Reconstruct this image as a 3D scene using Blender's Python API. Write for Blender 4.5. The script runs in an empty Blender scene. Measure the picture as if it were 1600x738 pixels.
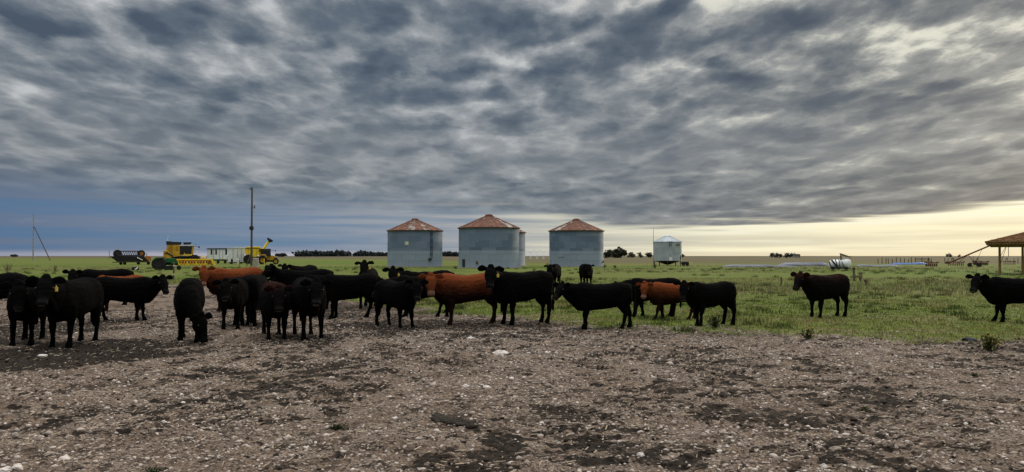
import bpy, bmesh, math, random
import numpy as np
from mathutils import Vector, Matrix
R = math.radians
random.seed(7); RNG = np.random.default_rng(11)
S = bpy.context.scene
COL = S.collection

# ------------------------------------------------------------------ camera
F_PX, CAM_H = 1250.0, 1.65                      # focal length in photo pixels, eye height
PITCH = math.atan(31.0/F_PX)
cd = bpy.data.cameras.new('camera'); cam = bpy.data.objects.new('camera', cd); COL.objects.link(cam)
cd.sensor_width = 36.0; cd.lens = 36.0*F_PX/1600.0; cd.clip_start = .1; cd.clip_end = 20000
cam.location = (0, 0, CAM_H); cam.rotation_euler = (R(90)+PITCH, 0, 0)
S.camera = cam

# ------------------------------------------------------------------ world
SUN_EL, SUN_AZ = 12.0, 40.0                     # azimuth measured to the right of the view direction (+Y)
W = bpy.data.worlds.new('World'); S.world = W; W.use_nodes = True
class NT:
    def __init__(s, tree): s.t = tree; s.n = tree.nodes; s.l = tree.links
    def new(s, typ, **kw):
        n = s.n.new(typ)
        for k, v in kw.items(): setattr(n, k, v)
        return n
    def put(s, sock, v):
        if isinstance(v, bpy.types.NodeSocket): s.l.new(v, sock)
        elif v is not None:
            if sock.type == 'RGBA' and len(v) == 3: v = (*v, 1)
            sock.default_value = v
    def m(s, op, a, b=None, c=None, clamp=False):
        n = s.new('ShaderNodeMath', operation=op, use_clamp=clamp)
        s.put(n.inputs[0], a); s.put(n.inputs[1], b); s.put(n.inputs[2], c); return n.outputs[0]
    def step(s, v, a, b, lo=0.0, hi=1.0, smooth=True):
        n = s.new('ShaderNodeMapRange', interpolation_type='SMOOTHSTEP' if smooth else 'LINEAR')
        s.put(n.inputs[0], v); s.put(n.inputs[1], a); s.put(n.inputs[2], b); s.put(n.inputs[3], lo); s.put(n.inputs[4], hi)
        return n.outputs[0]
    def mix(s, f, a, b, blend='MIX'):
        n = s.new('ShaderNodeMix', data_type='RGBA', blend_type=blend)
        s.put(n.inputs[0], f); s.put(n.inputs[6], a); s.put(n.inputs[7], b); return n.outputs[2]
    def xyz(s, x, y, z):
        n = s.new('ShaderNodeCombineXYZ'); s.put(n.inputs[0], x); s.put(n.inputs[1], y); s.put(n.inputs[2], z); return n.outputs[0]
    def sep(s, v):
        n = s.new('ShaderNodeSeparateXYZ'); s.l.new(v, n.inputs[0]); return n.outputs
    def noise(s, vec, scale, detail=4, rough=.5, dist=0.0, lac=2.0):
        n = s.new('ShaderNodeTexNoise'); s.put(n.inputs['Vector'], vec)
        n.inputs['Scale'].default_value = scale; n.inputs['Detail'].default_value = detail
        n.inputs['Roughness'].default_value = rough; n.inputs['Distortion'].default_value = dist
        n.inputs['Lacunarity'].default_value = lac
        return n.outputs[0]
    def ramp(s, v, stops, interp='LINEAR'):
        n = s.new('ShaderNodeValToRGB'); s.put(n.inputs[0], v); cr = n.color_ramp; cr.interpolation = interp
        while len(cr.elements) < len(stops): cr.elements.new(.5)
        for e, (p, c) in zip(cr.elements, stops):
            e.position = p; e.color = (c, c, c, 1) if isinstance(c, (int, float)) else (*c, 1)
        return n.outputs[0]

def build_world():
    t = NT(W.node_tree)
    for n in list(t.n): t.n.remove(n)
    g = t.new('ShaderNodeTexCoord').outputs['Generated']
    dx, dy, dz = t.sep(g)
    z = t.m('MAXIMUM', dz, 0.0)
    az = t.m('ARCTAN2', dx, dy)                                   # 0 ahead, + to the right
    # altocumulus deck: a high curved layer seen in perspective
    den = t.m('ADD', z, 0.10)
    u = t.m('DIVIDE', dx, den); v = t.m('MULTIPLY', t.m('DIVIDE', dy, den), .60)
    p = t.xyz(u, v, 0.0)
    big = t.noise(p, .8, 3, .5, .2)
    wn = t.new('ShaderNodeTexNoise'); t.l.new(p, wn.inputs['Vector']); wn.inputs['Scale'].default_value = 2.8; wn.inputs['Detail'].default_value = 5; wn.inputs['Roughness'].default_value = .55
    wr = t.new('ShaderNodeVectorMath', operation='MULTIPLY_ADD'); t.l.new(wn.outputs['Color'], wr.inputs[0]); wr.inputs[1].default_value = (.42, .42, 0); t.l.new(p, wr.inputs[2])
    def cells(sc, off=(0, 0, 0), ft='SMOOTH_F1'):
        m = t.new('ShaderNodeVectorMath', operation='ADD'); t.l.new(wr.outputs[0], m.inputs[0]); m.inputs[1].default_value = off
        vo = t.new('ShaderNodeTexVoronoi', feature=ft); vo.inputs['Scale'].default_value = sc
        if ft != 'F1': vo.inputs['Smoothness'].default_value = 1.0
        vo.inputs['Randomness'].default_value = 1
        t.l.new(m.outputs[0], vo.inputs['Vector']); return vo.outputs['Distance']
    cell = cells(4.6); cell_s = cells(4.6, (.02, .05, 0)); cell2 = cells(10.0, (3, 1, 0), 'F1')
    lump = t.noise(p, 3.6, 8, .66, .1)
    val = t.m('ADD', t.m('MULTIPLY', lump, .88), t.m('MULTIPLY', cell, .62))
    val = t.m('ADD', val, t.m('MULTIPLY', cell2, .22))
    val = t.m('ADD', val, t.m('MULTIPLY', t.m('SUBTRACT', big, .5), .28))
    val = t.m('ADD', val, t.m('MULTIPLY', t.m('SUBTRACT', cell, cell_s), .55))
    val = t.m('ADD', val, VOFF)
    right = t.step(az, -.1, .5)
    val = t.m('ADD', val, t.m('MULTIPLY', right, .02))
    low = t.step(z, .06, .27, 1.0, 0.0)                           # deck is smoother and paler towards the horizon
    val = t.m('MULTIPLY_ADD', t.m('SUBTRACT', .75, val), t.m('MULTIPLY', low, .55), val)
    deck_cool = t.ramp(val, [(.46, (.070, .096, .138)), (.64, (.118, .150, .190)), (.75, (.190, .218, .252)), (.86, (.305, .330, .355)), (1.0, (.50, .52, .55))])
    deck_warm = t.ramp(val, [(.46, (.062, .082, .116)), (.64, (.104, .127, .156)), (.75, (.175, .192, .205)), (.85, (.300, .312, .305)), (.97, (.56, .56, .50))])
    deck = t.mix(right, deck_cool, deck_warm)
    # paler band low on the left-centre, where the deck thins
    band = t.m('MULTIPLY', t.step(z, .085, .115), t.step(z, .125, .19, 1.0, 0.0))
    deck = t.mix(t.m('MULTIPLY', band, .20), deck, (.34, .35, .36))
    purple = t.m('MULTIPLY', t.step(z, .05, .10, 1.0, 0.0), .30)
    deck = t.mix(purple, deck, t.mix(right, (.100, .145, .205), (.165, .175, .195)))
    # streaked air under the deck
    st = t.noise(t.xyz(t.m('MULTIPLY', az, 2.2), t.m('MULTIPLY', z, 60.0), 0.0), 1.6, 4, .55, .25)
    st2 = t.noise(t.xyz(t.m('MULTIPLY', az, 1.1), t.m('MULTIPLY', z, 26.0), 5.0), 2.2, 3, .5, .1)
    azn = t.step(az, -.62, .62, 0.0, 1.0, smooth=False)
    clear_a = t.ramp(azn, [(0.0, (.085, .17, .31)), (.30, (.14, .23, .35)), (.45, (.20, .27, .36)), (.56, (.40, .42, .40)), (.70, (.66, .63, .49)), (1.0, (.80, .74, .52))])
    clear_b = t.ramp(azn, [(0.0, (.12, .165, .26)), (.30, (.24, .29, .38)), (.45, (.42, .42, .42)), (.56, (.80, .76, .60)), (.70, (.96, .90, .64)), (1.0, (.99, .92, .64))])
    stk = t.step(t.m('MULTIPLY_ADD', st2, .45, t.m('MULTIPLY', st, .62)), .44, .66)
    clear = t.mix(stk, clear_a, clear_b)
    clear = t.mix(t.m('MULTIPLY', t.m('MULTIPLY', t.step(z, .045, .085), t.step(az, .0, -.2)), .6), clear, (.13, .165, .225))
    hz = t.ramp(azn, [(0.0, (.38, .40, .48)), (.2, (.62, .56, .60)), (.3, (.62, .56, .58)), (.5, (.55, .55, .56)), (.62, (.80, .70, .50)), (1.0, (.84, .71, .46))])
    clear = t.mix(t.m('MULTIPLY', t.step(t.m('MULTIPLY_ADD', st2, .006, z), .004, .011, 1.0, 0.0), .6), clear, hz)
    # lower edge of the deck, ragged
    edge = t.ramp(azn, [(0.0, .080), (.30, .060), (.5, .056), (.62, .037), (.78, .036), (1.0, .056)], 'EASE')
    edge_n = t.m('ADD', edge, t.m('MULTIPLY', t.m('SUBTRACT', st, .5), t.step(az, -.1, .3, .030, .055)))
    dm = t.step(t.m('SUBTRACT', z, edge_n), -.006, .010)
    softl = t.step(az, -.15, .05)                                 # on the left the edge is a slow fade
    dm2 = t.step(t.m('SUBTRACT', z, edge_n), -.02, .035)
    dmm = t.m('ADD', t.m('MULTIPLY', dm, softl), t.m('MULTIPLY', dm2, t.m('SUBTRACT', 1.0, softl)))
    sky = t.mix(dmm, clear, deck)
    rim = t.m('MULTIPLY', t.step(t.m('SUBTRACT', z, edge_n), -.016, -.004), t.step(t.m('SUBTRACT', z, edge_n), .004, -.003))
    sky = t.mix(t.m('MULTIPLY', t.m('MULTIPLY', rim, t.step(az, .02, .3)), .75), sky, (1.0, .97, .76))
    # a few thin spots with light behind, on the right
    glow = t.m('MULTIPLY', t.step(val, .86, 1.08), t.m('MULTIPLY_ADD', right, .75, .12))
    sky = t.mix(glow, sky, (.86, .84, .70))
    # overcast gets brighter towards the zenith (outside the picture)
    hi = t.step(z, .55, .98)
    sky = t.mix(hi, sky, (ZEN, ZEN*.965, ZEN*.91))
    # behind the viewer the low sky is dull
    back = t.m('MULTIPLY', t.step(dy, .2, -.3), t.step(z, .75, .3))
    sky = t.mix(t.m('MULTIPLY', back, .9), sky, (BACK*.88, BACK*.97, BACK*1.1))
    ns = t.new('ShaderNodeTexSky', sky_type='NISHITA', sun_disc=False, sun_elevation=R(SUN_EL), sun_rotation=R(SUN_AZ))
    b1 = t.new('ShaderNodeBackground'); t.l.new(ns.outputs[0], b1.inputs[0]); b1.inputs[1].default_value = .05
    b2 = t.new('ShaderNodeBackground'); t.l.new(sky, b2.inputs[0]); b2.inputs[1].default_value = 1.0
    ms = t.new('ShaderNodeMixShader'); ms.inputs[0].default_value = .95
    t.l.new(b1.outputs[0], ms.inputs[1]); t.l.new(b2.outputs[0], ms.inputs[2])
    out = t.new('ShaderNodeOutputWorld'); t.l.new(ms.outputs[0], out.inputs[0])
ZEN, BACK, VOFF = 2.85, .22, -.075
build_world()
W.cycles.sampling_method = 'MANUAL'; W.cycles.sample_map_resolution = 256
sl = bpy.data.lights.new('sun', 'SUN'); sl.energy = 1.15; sl.angle = R(14); sl.color = (1, .86, .66)
sun = bpy.data.objects.new('sun', sl); COL.objects.link(sun)
sun.rotation_euler = (R(90-SUN_EL-4), 0, R(180-SUN_AZ))
S.view_settings.view_transform = 'Standard'; S.view_settings.look = 'None'
S.view_settings.exposure = 0.0; S.view_settings.gamma = 1; S.view_settings.use_curve_mapping = False
S.cycles.max_bounces = 5; S.cycles.diffuse_bounces = 3; S.cycles.glossy_bounces = 2; S.cycles.transparent_max_bounces = 4
S.cycles.use_denoising = True

# ------------------------------------------------------------------ helpers
def dist(y): return F_PX*CAM_H/(y-400.0)        # ground distance of a photo row
def at(px, y, z=0.0):
    d = dist(y); return Vector(((px-800)/F_PX*d, d, z))
def tag(o, label=None, cat=None, group=None, kind=None):
    if label: o['label'] = label
    if cat: o['category'] = cat
    if group: o['group'] = group
    if kind: o['kind'] = kind
    return o
def empty(name, loc, rz=0.0):
    o = bpy.data.objects.new(name, None); COL.objects.link(o); o.location = loc; o.rotation_euler = (0, 0, rz)
    o.empty_display_size = .2; return o

def mat(name, col, rough=.7, metal=0.0, var=.25, scale=6.0, bump=0.0, bscale=30.0, spec=.4, col2=None, cut=None, stretch=None):
    m = bpy.data.materials.new(name); m.use_nodes = True; t = NT(m.node_tree)
    b = t.n['Principled BSDF']; b.inputs['Roughness'].default_value = rough; b.inputs['Metallic'].default_value = metal
    b.inputs['Specular IOR Level'].default_value = spec
    v = t.new('ShaderNodeTexCoord').outputs['Object']
    if stretch:
        mp = t.new('ShaderNodeMapping'); mp.inputs['Scale'].default_value = stretch; t.l.new(v, mp.inputs[0]); v = mp.outputs[0]
    n = t.noise(v, scale, 5, .6)
    lo = tuple(c*(1-var) for c in col); hi = tuple(min(1, c*(1+var)) for c in col)
    c = t.mix(t.step(n, .32, .68), lo, hi)
    if col2:
        n2 = t.noise(v, scale*.45, 5, .65, .4); a = cut or .55
        c = t.mix(t.step(n2, a, a+.08), c, col2)
    t.l.new(c, b.inputs['Base Color'])
    if bump:
        bn = t.new('ShaderNodeBump'); bn.inputs['Strength'].default_value = bump; bn.inputs['Distance'].default_value = .02
        t.l.new(t.noise(v, bscale, 4, .6), bn.inputs['Height']); t.l.new(bn.outputs[0], b.inputs['Normal'])
    return m

def attr_mat(name, attr, rough=.85, spec=.2, scale=20, var=.25):
    m = bpy.data.materials.new(name); m.use_nodes = True; t = NT(m.node_tree)
    b = t.n['Principled BSDF']; b.inputs['Roughness'].default_value = rough; b.inputs['Specular IOR Level'].default_value = spec
    a = t.new('ShaderNodeAttribute'); a.attribute_name = attr
    n = t.noise(t.new('ShaderNodeTexCoord').outputs['Object'], scale, 4, .6)
    t.l.new(t.mix(1.0, a.outputs['Color'], t.mix(n, (1-var,)*3, (1+var,)*3), 'MULTIPLY'), b.inputs['Base Color'])
    return m

class MB:
    """collects shapes; build() links them as one mesh object"""
    def __init__(s): s.bm = bmesh.new()
    def _xf(s, vs, loc=None, rot=None):
        M = Matrix.Identity(4)
        if rot is not None: M = rot.to_4x4() if not isinstance(rot, tuple) else (Matrix.Rotation(rot[2], 4, 'Z') @ Matrix.Rotation(rot[1], 4, 'Y') @ Matrix.Rotation(rot[0], 4, 'X'))
        for v in vs: v.co = M @ v.co + Vector(loc or (0, 0, 0))
    def box(s, x0, x1, y0, y1, z0, z1, bev=0.0):
        r = bmesh.ops.create_cube(s.bm, size=1.0)
        for v in r['verts']:
            v.co = Vector((x0+(v.co.x+.5)*(x1-x0), y0+(v.co.y+.5)*(y1-y0), z0+(v.co.z+.5)*(z1-z0)))
        if bev:
            es = list({e for v in r['verts'] for e in v.link_edges})
            bmesh.ops.bevel(s.bm, geom=es, offset=bev, segments=2, affect='EDGES', profile=.5)
        return s
    def bar(s, a, b, r, r2=None, seg=8, sq=False):
        a, b = Vector(a), Vector(b); d = b-a
        res = bmesh.ops.create_cone(s.bm, cap_ends=True, segments=4 if sq else seg, radius1=r, radius2=r if r2 is None else r2, depth=d.length)
        q = Vector((0, 0, 1)).rotation_difference(d.normalized()).to_matrix()
        for v in res['verts']: v.co = q @ v.co + (a+b)/2
        return s
    def tube(s, pts, r, seg=6):
        for a, b in zip(pts[:-1], pts[1:]): s.bar(a, b, r, seg=seg)
        return s
    def ball(s, c, rx, ry=None, rz=None, sub=2, jit=0.0):
        res = bmesh.ops.create_icosphere(s.bm, subdivisions=sub, radius=1.0)
        for v in res['verts']:
            k = 1+random.uniform(-jit, jit); v.co = Vector((v.co.x*rx*k, v.co.y*(ry or rx)*k, v.co.z*(rz or rx)*k))+Vector(c)
        return s
    def lathe(s, prof, seg=48, c=(0, 0, 0), axis='Z', caps=True):
        rings = []
        for (r, z) in prof:
            ring = []
            for i in range(seg):
                a = 2*math.pi*i/seg
                q = (r*math.cos(a), r*math.sin(a), z)
                if axis == 'Y': q = (q[0], q[2], q[1])
                if axis == 'X': q = (q[2], q[0], q[1])
                ring.append(s.bm.verts.new(Vector(q)+Vector(c)))
            rings.append(ring)
        for A, B in zip(rings[:-1], rings[1:]):
            for i in range(seg): s.bm.faces.new((A[i], A[(i+1) % seg], B[(i+1) % seg], B[i]))
        if caps:
            s.bm.faces.new(list(reversed(rings[0]))); s.bm.faces.new(rings[-1])
        return s
    def prism(s, poly, y0, y1, bev=0.0):
        """poly in x,z extruded along y"""
        A = [s.bm.verts.new((x, y0, z)) for x, z in poly]; B = [s.bm.verts.new((x, y1, z)) for x, z in poly]
        n = len(poly); fs = [s.bm.faces.new(A), s.bm.faces.new(list(reversed(B)))]
        for i in range(n): fs.append(s.bm.faces.new((A[i], B[i], B[(i+1) % n], A[(i+1) % n])))
        if bev:
            es = list({e for f in fs for e in f.edges})
            bmesh.ops.bevel(s.bm, geom=es, offset=bev, segments=2, affect='EDGES', profile=.5)
        return s
    def xform(s, M):
        bmesh.ops.transform(s.bm, matrix=M, verts=s.bm.verts); return s
    def build(s, name, m, parent=None, smooth=False, loc=None):
        bmesh.ops.recalc_face_normals(s.bm, faces=s.bm.faces)
        me = bpy.data.meshes.new(name); s.bm.to_mesh(me); s.bm.free()
        if smooth: me.shade_smooth()
        me.materials.append(m)
        o = bpy.data.objects.new(name, me); COL.objects.link(o)
        if parent: o.parent = parent
        if loc is not None: o.location = loc
        return o
def smooth_by_angle(o, ang=35):
    me = o.data; me.shade_smooth()
    try: me.set_sharp_from_angle(angle=R(ang))
    except Exception: pass
    return o

def np_mesh(name, verts, faces, m, colors=None, smooth=False, k=3, attrs=None):
    """faces: (n,k) int array; colors: (nverts,3)"""
    me = bpy.data.meshes.new(name); nv, nf = len(verts), len(faces)
    me.vertices.add(nv); me.vertices.foreach_set('co', np.asarray(verts, np.float32).ravel())
    me.loops.add(nf*k); me.loops.foreach_set('vertex_index', np.asarray(faces, np.int32).ravel())
    me.polygons.add(nf); me.polygons.foreach_set('loop_start', np.arange(0, nf*k, k, dtype=np.int32))
    me.update(calc_edges=True); me.validate()
    if colors is not None:
        ca = me.color_attributes.new('col', 'FLOAT_COLOR', 'POINT')
        c4 = np.ones((nv, 4), np.float32); c4[:, :3] = colors; ca.data.foreach_set('color', c4.ravel())
    for an, av in (attrs or {}).items():
        a = me.attributes.new(an, 'FLOAT', 'POINT'); a.data.foreach_set('value', np.asarray(av, np.float32))
    if smooth: me.shade_smooth()
    me.materials.append(m)
    o = bpy.data.objects.new(name, me); COL.objects.link(o); return o

# value noise for terrain and scatter
def _hash(ix, iy, seed):
    h = (ix.astype(np.int64)*374761393 + iy.astype(np.int64)*668265263 + seed*974634777) & 0xffffffff
    h = ((h ^ (h >> 13))*1274126177) & 0xffffffff
    return ((h ^ (h >> 16)) & 0xffffff)/float(0xffffff)
def vn(x, y, seed=0):
    ix, iy = np.floor(x), np.floor(y); fx, fy = x-ix, y-iy
    fx = fx*fx*(3-2*fx); fy = fy*fy*(3-2*fy)
    a, b = _hash(ix, iy, seed), _hash(ix+1, iy, seed); c, d = _hash(ix, iy+1, seed), _hash(ix+1, iy+1, seed)
    return (a+(b-a)*fx)*(1-fy)+(c+(d-c)*fx)*fy
def fbm(x, y, seed=0, oct=4, rough=.5):
    s = 0; a = 1; t = 0
    for i in range(oct):
        s = s+a*vn(x, y, seed+i*17); t += a; a *= rough; x, y = x*2.03+11.7, y*2.03+5.3
    return s/t
def sstep(v, a, b):
    t = np.clip((v-a)/(b-a), 0, 1); return t*t*(3-2*t)

# boundary between the trampled dirt yard and the grass: (X, distance)
BX = np.array([-60, -26, -21, -18.5, -14, -9, -5.5, -1.9, .5, 2.5, 5.8, 10.6, 25, 60.])
BD = np.array([30, 37, 45, 46, 40, 35, 30.0, 23.4, 20.3, 18.8, 17.6, 15.9, 14.5, 14.])
def dirt_mask(x, y):
    e = y-np.interp(x, BX, BD)
    n = (fbm(x*.5, y*.25, 3, 4, .6)-.5)*5.5 + (fbm(x*2.2, y*1.1, 9, 3, .6)-.5)*2.6
    w = np.clip(y/20.0, .6, 2.2)
    return 1-sstep(e+n*w*.95, -2.2, 2.6)
def mud_shade_mask(x, y):
    """dark, manure-rich trampled soil, plus painted contact shade under the cattle"""
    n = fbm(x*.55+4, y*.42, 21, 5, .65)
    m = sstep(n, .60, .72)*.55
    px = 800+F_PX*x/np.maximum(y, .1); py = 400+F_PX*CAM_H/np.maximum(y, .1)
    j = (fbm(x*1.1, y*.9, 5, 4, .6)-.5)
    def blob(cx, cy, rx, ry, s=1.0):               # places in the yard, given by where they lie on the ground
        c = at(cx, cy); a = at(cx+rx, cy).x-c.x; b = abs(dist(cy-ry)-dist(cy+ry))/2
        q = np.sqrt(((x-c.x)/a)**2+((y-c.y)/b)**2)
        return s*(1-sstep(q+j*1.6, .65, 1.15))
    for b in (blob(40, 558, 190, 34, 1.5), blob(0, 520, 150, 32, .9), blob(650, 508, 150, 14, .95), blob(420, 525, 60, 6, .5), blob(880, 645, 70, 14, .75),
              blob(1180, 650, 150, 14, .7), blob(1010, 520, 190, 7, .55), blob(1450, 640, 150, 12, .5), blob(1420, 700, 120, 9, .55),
              blob(560, 480, 120, 12, .7), blob(160, 640, 60, 6, .6), blob(1010, 700, 90, 8, .5), blob(1560, 620, 60, 5, .6), blob(800, 509, 70, 6, .8), blob(950, 514, 70, 4, .8), blob(1110, 509, 45, 4, .6), blob(300, 535, 45, 6, .7), blob(460, 529, 80, 7, .75)):  # mud blobs beneath the cattle also paint their contact shadow
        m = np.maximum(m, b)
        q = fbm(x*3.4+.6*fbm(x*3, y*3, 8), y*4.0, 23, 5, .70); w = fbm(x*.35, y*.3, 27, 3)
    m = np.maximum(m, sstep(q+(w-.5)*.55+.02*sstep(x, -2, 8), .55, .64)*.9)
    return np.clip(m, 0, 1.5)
def height(x, y):
    r = np.hypot(x, y); near = np.clip(1-(r-22)/40, 0, 1)
    d = dirt_mask(x, y)
    g = .05*(fbm(x*.45, y*.45, 31, 3)-.5)
    rough = .085*(fbm(x*3.1, y*3.1, 41, 4, .62)-.5) + .026*(np.abs(vn(x*7.5, y*7.5, 51)-.5)*2-.5) + .020*(vn(x*19, y*19, 61)-.5)
    track = .02*np.sin((x*.35-y*.95)*2.4+3*fbm(x*.3, y*.3, 71))*sstep(fbm(x*.25, y*.25, 77), .4, .6)
    far = .55*(fbm(x*.0035+9, y*.0035, 81, 3)-.5)*sstep(r, 200, 900)*4
    return (g+(rough+track)*(.35+.65*d))*near + far

# ------------------------------------------------------------------ ground
def ground_material():
    m = bpy.data.materials.new('ground'); m.use_nodes = True; t = NT(m.node_tree)
    b = t.n['Principled BSDF']; b.inputs['Roughness'].default_value = .95; b.inputs['Specular IOR Level'].default_value = .15
    def A(n): a = t.new('ShaderNodeAttribute'); a.attribute_name = n; return a.outputs['Fac']
    P = t.new('ShaderNodeTexCoord').outputs['Object']; x, y, z = t.sep(P)
    r = t.m('SQRT', t.m('ADD', t.m('MULTIPLY', x, x), t.m('MULTIPLY', y, y)))
    dirt, mud = A('dirt'), A('mud')
    # trampled dirt
    n1 = t.noise(P, 1.3, 5, .62); n2 = t.noise(P, 9, 6, .7); n3 = t.noise(P, 38, 5, .75)
    soil = t.mix(t.step(n2, .35, .65), (.108, .077, .057), (.245, .182, .138))
    soil = t.mix(t.step(n1, .40, .66), soil, t.mix(n3, (.18, .137, .108), (.33, .265, .215)))
    soil = t.mix(t.step(n3, .58, .66), soil, (.50, .44, .40))
    soil = t.mix(t.step(n3, .48, .42), soil, (.042, .033, .027))  # dark specks also paint the small shadows between stones
    sp = t.noise(t.xyz(x, t.m('MULTIPLY', y, .8), 0.0), 5.2, 6, .72, .3)
    wide = t.noise(P, .8, 3, .5)
    soil = t.mix(t.m('MULTIPLY', t.step(t.m('MULTIPLY_ADD', t.m('SUBTRACT', wide, .5), .35, sp), .535, .59), .85), soil, t.mix(n3, (.014, .011, .009), (.070, .052, .040)))
    # chalk fragments
    vo = t.new('ShaderNodeTexVoronoi', feature='F1'); vo.inputs['Scale'].default_value = 15; vo.inputs['Randomness'].default_value = 1
    t.l.new(P, vo.inputs['Vector'])
    frag = t.m('MULTIPLY', t.step(vo.outputs['Distance'], .30, .22), t.step(t.sep(vo.outputs['Color'])[0], .72, .75))
    soil = t.mix(t.m('MULTIPLY', frag, t.step(mud, .7, .2)), soil, t.mix(n3, (.44, .37, .33), (.78, .71, .67)))
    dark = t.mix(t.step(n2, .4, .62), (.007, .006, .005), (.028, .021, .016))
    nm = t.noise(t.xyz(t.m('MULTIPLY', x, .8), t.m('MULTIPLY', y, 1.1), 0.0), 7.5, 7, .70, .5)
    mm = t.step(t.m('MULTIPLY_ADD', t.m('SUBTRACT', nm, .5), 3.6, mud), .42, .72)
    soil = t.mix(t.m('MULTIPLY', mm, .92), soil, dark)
    # grass
    g1 = t.noise(P, .35, 5, .6); g2 = t.noise(P, 2.6, 5, .65); g3 = t.noise(P, 12, 4, .7)
    gr = t.mix(t.step(g2, .36, .64), (.074, .104, .016), (.138, .180, .028))
    gr = t.mix(t.step(g1, .50, .66), gr, t.mix(g3, (.125, .120, .045), (.20, .185, .085)))
    gr = t.mix(t.step(g3, .48, .34), gr, (.030, .036, .012))
    # pasture further out: long horizontal strips of dry and green growth
    st = t.noise(t.xyz(t.m('MULTIPLY', x, .012), t.m('MULTIPLY', y, .05), 0.0), 1.0, 4, .55, .3)
    mid = t.mix(t.step(st, .42, .58), (.080, .130, .015), (.125, .135, .036))
    mid = t.mix(t.step(g2, .35, .65), mid, t.mix(.5, mid, (.11, .135, .030)))
    gr = t.mix(t.step(r, 38, 62), gr, mid)
    dry = t.mix(t.noise(P, .03, 4, .6), (.088, .080, .040), (.130, .110, .058))
    fr = t.m('ADD', r, t.m('MULTIPLY', t.m('SUBTRACT', t.noise(t.xyz(t.m('MULTIPLY', x, .02), t.m('MULTIPLY', y, .008), 2.0), 1.0, 4, .6), .5), 150))
    ang = t.m('DIVIDE', x, t.m('MAXIMUM', y, 1.0))
    lim = t.step(ang, -.5, .1, 600, 165)
    gr = t.mix(t.step(t.m('SUBTRACT', fr, lim), -15, 45), gr, dry)
    far = t.mix(t.noise(P, .004, 3, .5), (.085, .078, .046), (.12, .10, .062))
    gr = t.mix(t.step(r, 700, 1300), gr, far)
    dm = t.step(t.m('MULTIPLY_ADD', t.m('SUBTRACT', t.noise(P, 5.0, 6, .7), .5), 1.9, dirt), .36, .64)
    c = t.mix(dm, gr, soil)
    t.l.new(c, b.inputs['Base Color'])
    bn = t.new('ShaderNodeBump'); bn.inputs['Strength'].default_value = .8; bn.inputs['Distance'].default_value = .035
    t.l.new(t.m('ADD', n3, t.m('MULTIPLY', n2, 1.2)), bn.inputs['Height']); t.l.new(bn.outputs[0], b.inputs['Normal'])
    return m
def build_ground():
    rs = [.02, 1.0, 2.0, 3.0, 4.0, 4.7, 5.2]; r = 5.5
    while r < 70: rs.append(r); r += max(.022, .6*r*r/1320)
    while r < 9000: rs.append(r); r *= 1.05
    rs = np.array(rs)
    th = np.concatenate([np.arange(-37, 37.001, .085), np.arange(39, 322, 3.0)])
    th = np.radians(th); nr, nt = len(rs), len(th)
    RR, TT = np.meshgrid(rs, th, indexing='ij'); X = RR*np.sin(TT); Y = RR*np.cos(TT)
    Z = height(X.ravel(), Y.ravel())
    V = np.column_stack([X.ravel(), Y.ravel(), Z])
    i = np.arange(nr-1)[:, None]*nt; j = np.arange(nt)[None, :]; j2 = (j+1) % nt
    F = np.stack([i+j, i+nt+j, i+nt+j2, i+j2], axis=-1).reshape(-1, 4)[:, ::-1]
    d = dirt_mask(V[:, 0], V[:, 1]); mu = mud_shade_mask(V[:, 0], np.maximum(V[:, 1], .5))
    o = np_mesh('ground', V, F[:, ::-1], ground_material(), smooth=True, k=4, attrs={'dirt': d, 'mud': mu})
    tag(o, kind='structure'); return o
build_ground()
def gz(x, y): return float(height(np.array([x]), np.array([y]))[0])

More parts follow.
